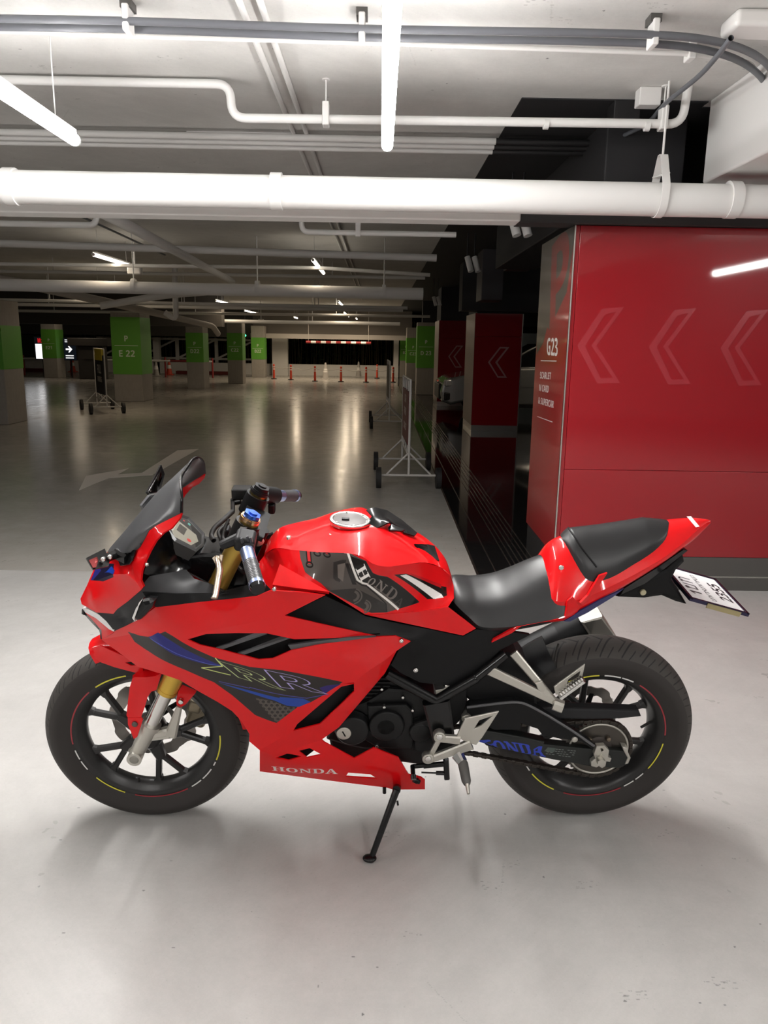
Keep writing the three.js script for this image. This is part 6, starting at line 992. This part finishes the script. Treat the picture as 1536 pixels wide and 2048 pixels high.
  // caliper behind the disc, sensor ring, hose
  mesh('brake_caliper', [at(new RoundedBoxGeometry(0.06, 0.1, 0.055, 3, 0.014).rotateZ(-0.35), [-.5179,.3187,-.07]), at(new RoundedBoxGeometry(0.045, 0.04, 0.07, 3, 0.01).rotateZ(-0.3), [-.5234,.3541,-.06])], std([0.32, 0.27, 0.19], 0.45, 0.6), bike);
  mesh('sensor_ring', at(new THREE.RingGeometry(0.055, 0.07, 60).rotateY(Math.PI), [FRONT[0], FRONT[1], -0.05]), B.alu, bike);
  mesh('brake_hose', cable([[-.5328,.3587,-.06], [-.5615,.3889,-.05], [-.5591,.4367,-.02], [-.5451,.4658,0]], 0.004, 20), B.rubber, bike);
}
// ---- cockpit: inner panels, dash, bars
function facet(pts, t = 0.003) { // flat polygon in space with thickness
  const n = new THREE.Vector3(); pts.forEach((p, i) => { const q = pts[(i + 1) % pts.length]; n.x += (p[1] - q[1]) * (p[2] + q[2]); n.y += (p[2] - q[2]) * (p[0] + q[0]); n.z += (p[0] - q[0]) * (p[1] + q[1]); }); n.normalize();
  const b = pts.map((p) => V(p).addScaledVector(n, -t).toArray()); return loft([b, pts], { crease: 0.4 });
}
{
  both('inner_panel', skin([[-.578,.8491,.178],[-.5782,.8632,.172],[-.5645,.8772,.15],[-.4818,.8765,.11],[-.4629,.8512,.11],[-.412,.8388,.12],[-.382,.8343,.14],[-.4001,.8389,.165],[-.4942,.8442,.178]], { t: 0.004, tilt: 30 }), B.plastic);
  both('inner_strip', skin([[-.5775,.8483,.18],[-.4937,.8443,.18],[-.3991,.8405,.17],[-.3781,.8386,.15],[-.3226,.8587,.16],[-.2931,.8571,.185],[-.2944,.8402,.19],[-.4205,.8281,.19],[-.5472,.8056,.18],[-.5639,.822,.18]], { t: 0.006, tilt: 15 }), B.black);
  mesh('cockpit_shell', skin([[-.578,.8839,.15],[-.5584,.9509,.14],[-.5272,.9885,.14],[-.513,.9962,.13],[-.5147,.9693,.1],[-.5157,.9244,.08],[-.5038,.8923,.05],[-.4788,.8547,.05],[-.4869,.8645,.09],[-.5576,.8691,.14]], { t: 0.004, tilt: 25 }), B.blackGloss, bike);
  mesh('cockpit_floor', slab([[-.5786,.8541,.06],[-.5167,.8875,.06],[-.4486,.8973,.06],[-.3895,.8978,.06],[-.337,.8415,.06],[-.3387,.803,.06],[-.4167,.7929,.06],[-.4948,.8404,.06],[-.5726,.8256,.06]], 0.12, 0.008), B.blackGloss, bike);
  const dg = group('instrument_panel', bike); const cs = [[-.5205,.9705,.085],[-.518,.9258,.075],[-.5089,.8983,.03],[-.4983,.8785,-.06],[-.4861,.9003,-.085],[-.4986,.9451,-.08],[-.4993,.9924,.03]];
  const o = V([-.5049,.9332,0]), ex = new THREE.Vector3(0, 0, -1), ey = new THREE.Vector3(-0.76, 0.65, 0).normalize(), nn = new THREE.Vector3().crossVectors(ex, ey);
  const hex = [[-0.085, 0.012], [-0.06, -0.05], [0.0, -0.062], [0.06, -0.05], [0.085, 0.012], [0.055, 0.058], [-0.055, 0.058]], S = (k, d) => hex.map(([a, b]) => o.clone().addScaledVector(ex, a * k).addScaledVector(ey, b * k).addScaledVector(nn, d).toArray());
  mesh('housing', loft([S(1, -0.03), S(1, 0.004), S(0.9, 0.008), S(0.84, 0.003)], { crease: 0.4 }), std([0.05, 0.05, 0.05], 0.4), dg);
  const lcd = canvasMap(512, 384, (q, W, H) => { q.fillStyle = '#2b2a28'; q.fillRect(0, 0, W, H); q.fillStyle = '#8d8a7c'; q.beginPath(); q.moveTo(30, 110); q.lineTo(150, 30); q.lineTo(360, 30); q.lineTo(340, 300); q.lineTo(250, 350); q.lineTo(90, 300); q.fill(); q.fillStyle = '#3a3832'; q.fillRect(170, 100, 150, 90); q.fillStyle = '#97947f'; q.font = 'bold 70px monospace'; q.fillRect(180, 60, 130, 16); q.fillStyle = '#b5372f'; q.beginPath(); q.arc(150, 260, 26, 0, 6.3); q.fill(); q.fillStyle = '#d0cfc6'; for (let i = 0; i < 9; i++) q.fillRect(110 + i * 24, 48, 10, 26); q.fillStyle = '#a33'; q.beginPath(); q.arc(430, 120, 12, 0, 6.3); q.fill(); q.fillStyle = '#4a8f86'; q.fillRect(415, 170, 40, 30); });
  { const pts = S(0.84, 0.0035), g = new THREE.BufferGeometry(), c = hex.map(([a, b]) => [(a / 0.085 + 1) / 2, (b + 0.062) / 0.12]); const P = [], U = []; for (let i = 1; i < 6; i++) for (const k of [0, i, i + 1]) { P.push(...pts[k]); U.push(...c[k]); } g.setAttribute('position', new THREE.Float32BufferAttribute(P, 3)); g.setAttribute('uv', new THREE.Float32BufferAttribute(U, 2)); g.computeVertexNormals(); mesh('display', g, phys(0xffffff, 0.25, 0, { map: lcd, clearcoat: 1 }), dg); }
  mesh('mode_button', at(new RoundedBoxGeometry(0.03, 0.03, 0.025, 2, 0.005).rotateZ(0.6), [-.4956,.8976,.02]), B.plastic, dg);
  // clip-on bars, grips, levers
  for (const side of [1, -1]) {
    const h = group('handlebar', bike);
    const G = side > 0 ? [[-.312,.9761,.2], [-.2689,.937,.335]] : [[-.2919,.9649,-.2], [-.2325,.9167,-.335]];
    const P = (t) => G[0].map((v, i) => v + (G[1][i] - v) * t);
    const rootP = side > 0 ? [-.3127,.9865,.12] : [-.3458,.9734,-.1];
    mesh('bar_tube', side > 0 ? [bar(rootP, G[0], 0.0125)] : [tube([[-.3532,.9675,-.1], [-.3332,.9911,-.12], G[0]], 0.017, 0.03, 16)], B.plastic, h);
    mesh('grip_collar', [bar(P(0.05), P(0.36), 0.0175, 20)], B.steelBlue, h);
    mesh('grip', [bar(P(0.36), P(0.92), 0.0172, 20)], B.carbon, h);
    for (let k = 0; k < 14; k++) { const a = P(0.4 + k * 0.036), b = P(0.412 + k * 0.036); mesh('grip_rib', bar(a, b, 0.0178, 20), std([0.12, 0.12, 0.125], 0.4, 0.4), h); }
    mesh('grip_ring', [bar(P(0.86), P(0.93), 0.019, 20)], B.steelBlue, h); mesh('bar_end', [bar(P(0.93), P(1), 0.0185, 20, 0.0165)], B.blackGloss, h);
  }
  const sw = group('left_switchgear', bike);
  mesh('switch_housing', [at(new RoundedBoxGeometry(0.05, 0.045, 0.05, 3, 0.012).rotateX(0.35).rotateZ(-0.2), [-.3181,.9852,.17]), at(new RoundedBoxGeometry(0.03, 0.03, 0.03, 3, 0.009), [-.3087,.9751,.19])], B.plastic, sw);
  for (const p of [[-.3219,.9983,.2], [-.3077,1.0035,.2], [-.3001,1.0002,.2]]) mesh('switch_button', at(new RoundedBoxGeometry(0.006, 0.014, 0.008, 2, 0.002).rotateZ(0.2), p), B.carbon, sw);
  mesh('lever_perch', [strut([-.3344,.9903,.17], [-.3777,.9753,.18], 0.026, 0.024, 0.018), bar([-.3336,1.0008,.15], [-.3178,.9992,.15], 0.012)], B.plastic, sw);
  mesh('clutch_lever', [loft([[110, 1180, 0.185, 0.008], [135, 1290, 0.205, 0.008], [150, 1390, 0.22, 0.0085], [115, 1580, 0.27, 0.0075], [85, 1760, 0.315, 0.007], [65, 1815, 0.33, 0.008]].map(([a, b, z, w], i) => { const p = LEVER[i]; return Array.from({ length: 10 }, (_, k) => { const an = k / 10 * 6.2832; return [p[0] + Math.cos(an) * w, p[1] + Math.sin(an) * w * 0.7, p[2] + Math.sin(an) * w * 0.5]; }); }))], B.lever, sw);
  mesh('lever_fork', [strut([-.3939,.9471,.187], [-.3823,.9323,.2], 0.008, 0.008), strut([-.3746,.9542,.187], [-.3785,.9306,.2], 0.009, 0.008)], B.lever, sw);
  mesh('fork_lock', [bar([-.3048,.9142,.02], [-.313,.9372,.03], 0.014)], B.alu, bike);
  const rs = group('right_switchgear', bike);
  mesh('switch_housing', [bar([-.3248,.9916,-.14], [-.2824,.966,-.2], 0.028, 20, 0.024), at(new RoundedBoxGeometry(0.02, 0.03, 0.03, 2, 0.006), [-.2914,.939,-.17])], B.black, rs);
  mesh('master_cylinder', [at(new RoundedBoxGeometry(0.052, 0.03, 0.045, 2, 0.004), [-.3685,1.0006,-.13]), bar([-.3972,.9749,-.12], [-.3717,.9791,-.12], 0.011), bar([-.3692,.9946,-.12], [-.332,.9954,-.14], 0.011)], B.blackGloss, rs);
  mesh('brake_line', [bar([-.3919,.9788,-.11], [-.3898,.9594,-.09], 0.006), cable([[-.3898,.9594,-.09], [-.4107,.9483,-.05], [-.4308,.9357,-.02], [-.435,.9233,0], [-.4248,.9188,.02]], 0.007, 30)], B.rubber, rs);
  for (const c of [[[-.3822,.9806,.02], [-.3919,.9593,.04], [-.393,.9421,.06], [-.3647,.9489,.1]], [[-.365,.9646,-.02], [-.361,.9623,.02], [-.3585,.9607,.06]], [[-.3968,.9328,.06], [-.4075,.9518,.04], [-.388,.9613,0]], [[-.3019,.996,.1], [-.3008,.9606,.08], [-.3098,.9243,.06]]]) mesh('control_cable', cable(c, 0.0045, 20), B.rubber, bike);
  mesh('ignition_lock', [at(new RoundedBoxGeometry(0.03, 0.05, 0.04, 2, 0.008), [-.3986,.9255,0])], B.plastic, bike);
}
// ---- mirrors and indicators
{
  const m1 = group('mirror', bike);
  mesh('mirror_plate', [facet([[-.7094,.9331,.17],[-.6761,.9405,.13],[-.6612,.9133,.15],[-.661,.9072,.16],[-.6904,.9094,.185]], 0.006)], B.blackGloss, m1);
  mesh('mirror_glass', [facet([[-.699,.9291,.174],[-.6854,.9303,.156],[-.6825,.9217,.158],[-.682,.913,.18],[-.6877,.9142,.185]], 0.002).translate(0, 0.004, 0.005)], std([0.3, 0.05, 0.05], 0.15, 0.6), m1);  // red reflection on the mirror back, put into the colour
  mesh('mirror_arm', [strut([-.678,.9227,.155], [-.6548,.9123,.09], 0.02, 0.02), strut([-.657,.9123,.09], [-.6202,.9092,.12], 0.03, 0.03)], B.blackGloss, m1);
  for (const p of [[-.6686,.9312,.172], [-.6573,.9296,.155]]) mesh('mirror_screw', knob(p, 0.006, 0.008), B.chrome, m1);
  const m2 = group('mirror', bike);
  mesh('mirror_plate', [facet([[-.6269,1.0084,-.1],[-.6248,1.0349,-.26],[-.6223,.9983,-.28],[-.6034,.9915,-.14],[-.6216,1.0008,-.1]], 0.006)], B.blackGloss, m2);
  mesh('mirror_glass', [facet([[-.6207,1.0069,-.108],[-.6231,1.0261,-.25],[-.6224,1.0004,-.27],[-.6057,.9922,-.145]], 0.002).translate(0.003, 0.002, 0.004)], std([0.6, 0.55, 0.56], 0.06, 1), m2);
  mesh('mirror_arm', [facet([[-.6351,.9862,-.06],[-.6159,1.0082,-.08],[-.5979,.9988,-.12],[-.601,.9907,-.1],[-.6295,.971,-.06]], 0.01)], B.screen, m2);
  for (const s of [1, -1]) { const t = group('turn_signal', bike); const f = (p) => [p[0], p[1], p[2] * s];
    const g = slab([[-.571,.8403,.215],[-.5536,.8452,.215],[-.5364,.8429,.215],[-.5451,.821,.215],[-.5666,.7964,.215],[-.5783,.7852,.215],[-.5893,.7827,.215],[-.5945,.7913,.215],[-.5838,.8183,.215]], 0.035, 0.012); mesh('housing', s > 0 ? g : flipZ(g), B.blackGloss, t);
    const l = slab([[-.574,.8368,.213],[-.5831,.8197,.213],[-.5949,.7927,.213],[-.5932,.7815,.213],[-.5965,.7852,.213],[-.5975,.7926,.213],[-.5863,.8197,.213]], 0.028, 0.004); mesh('lens', s > 0 ? l : flipZ(l), B.white, t); }
}

renderer.render(scene, camera);
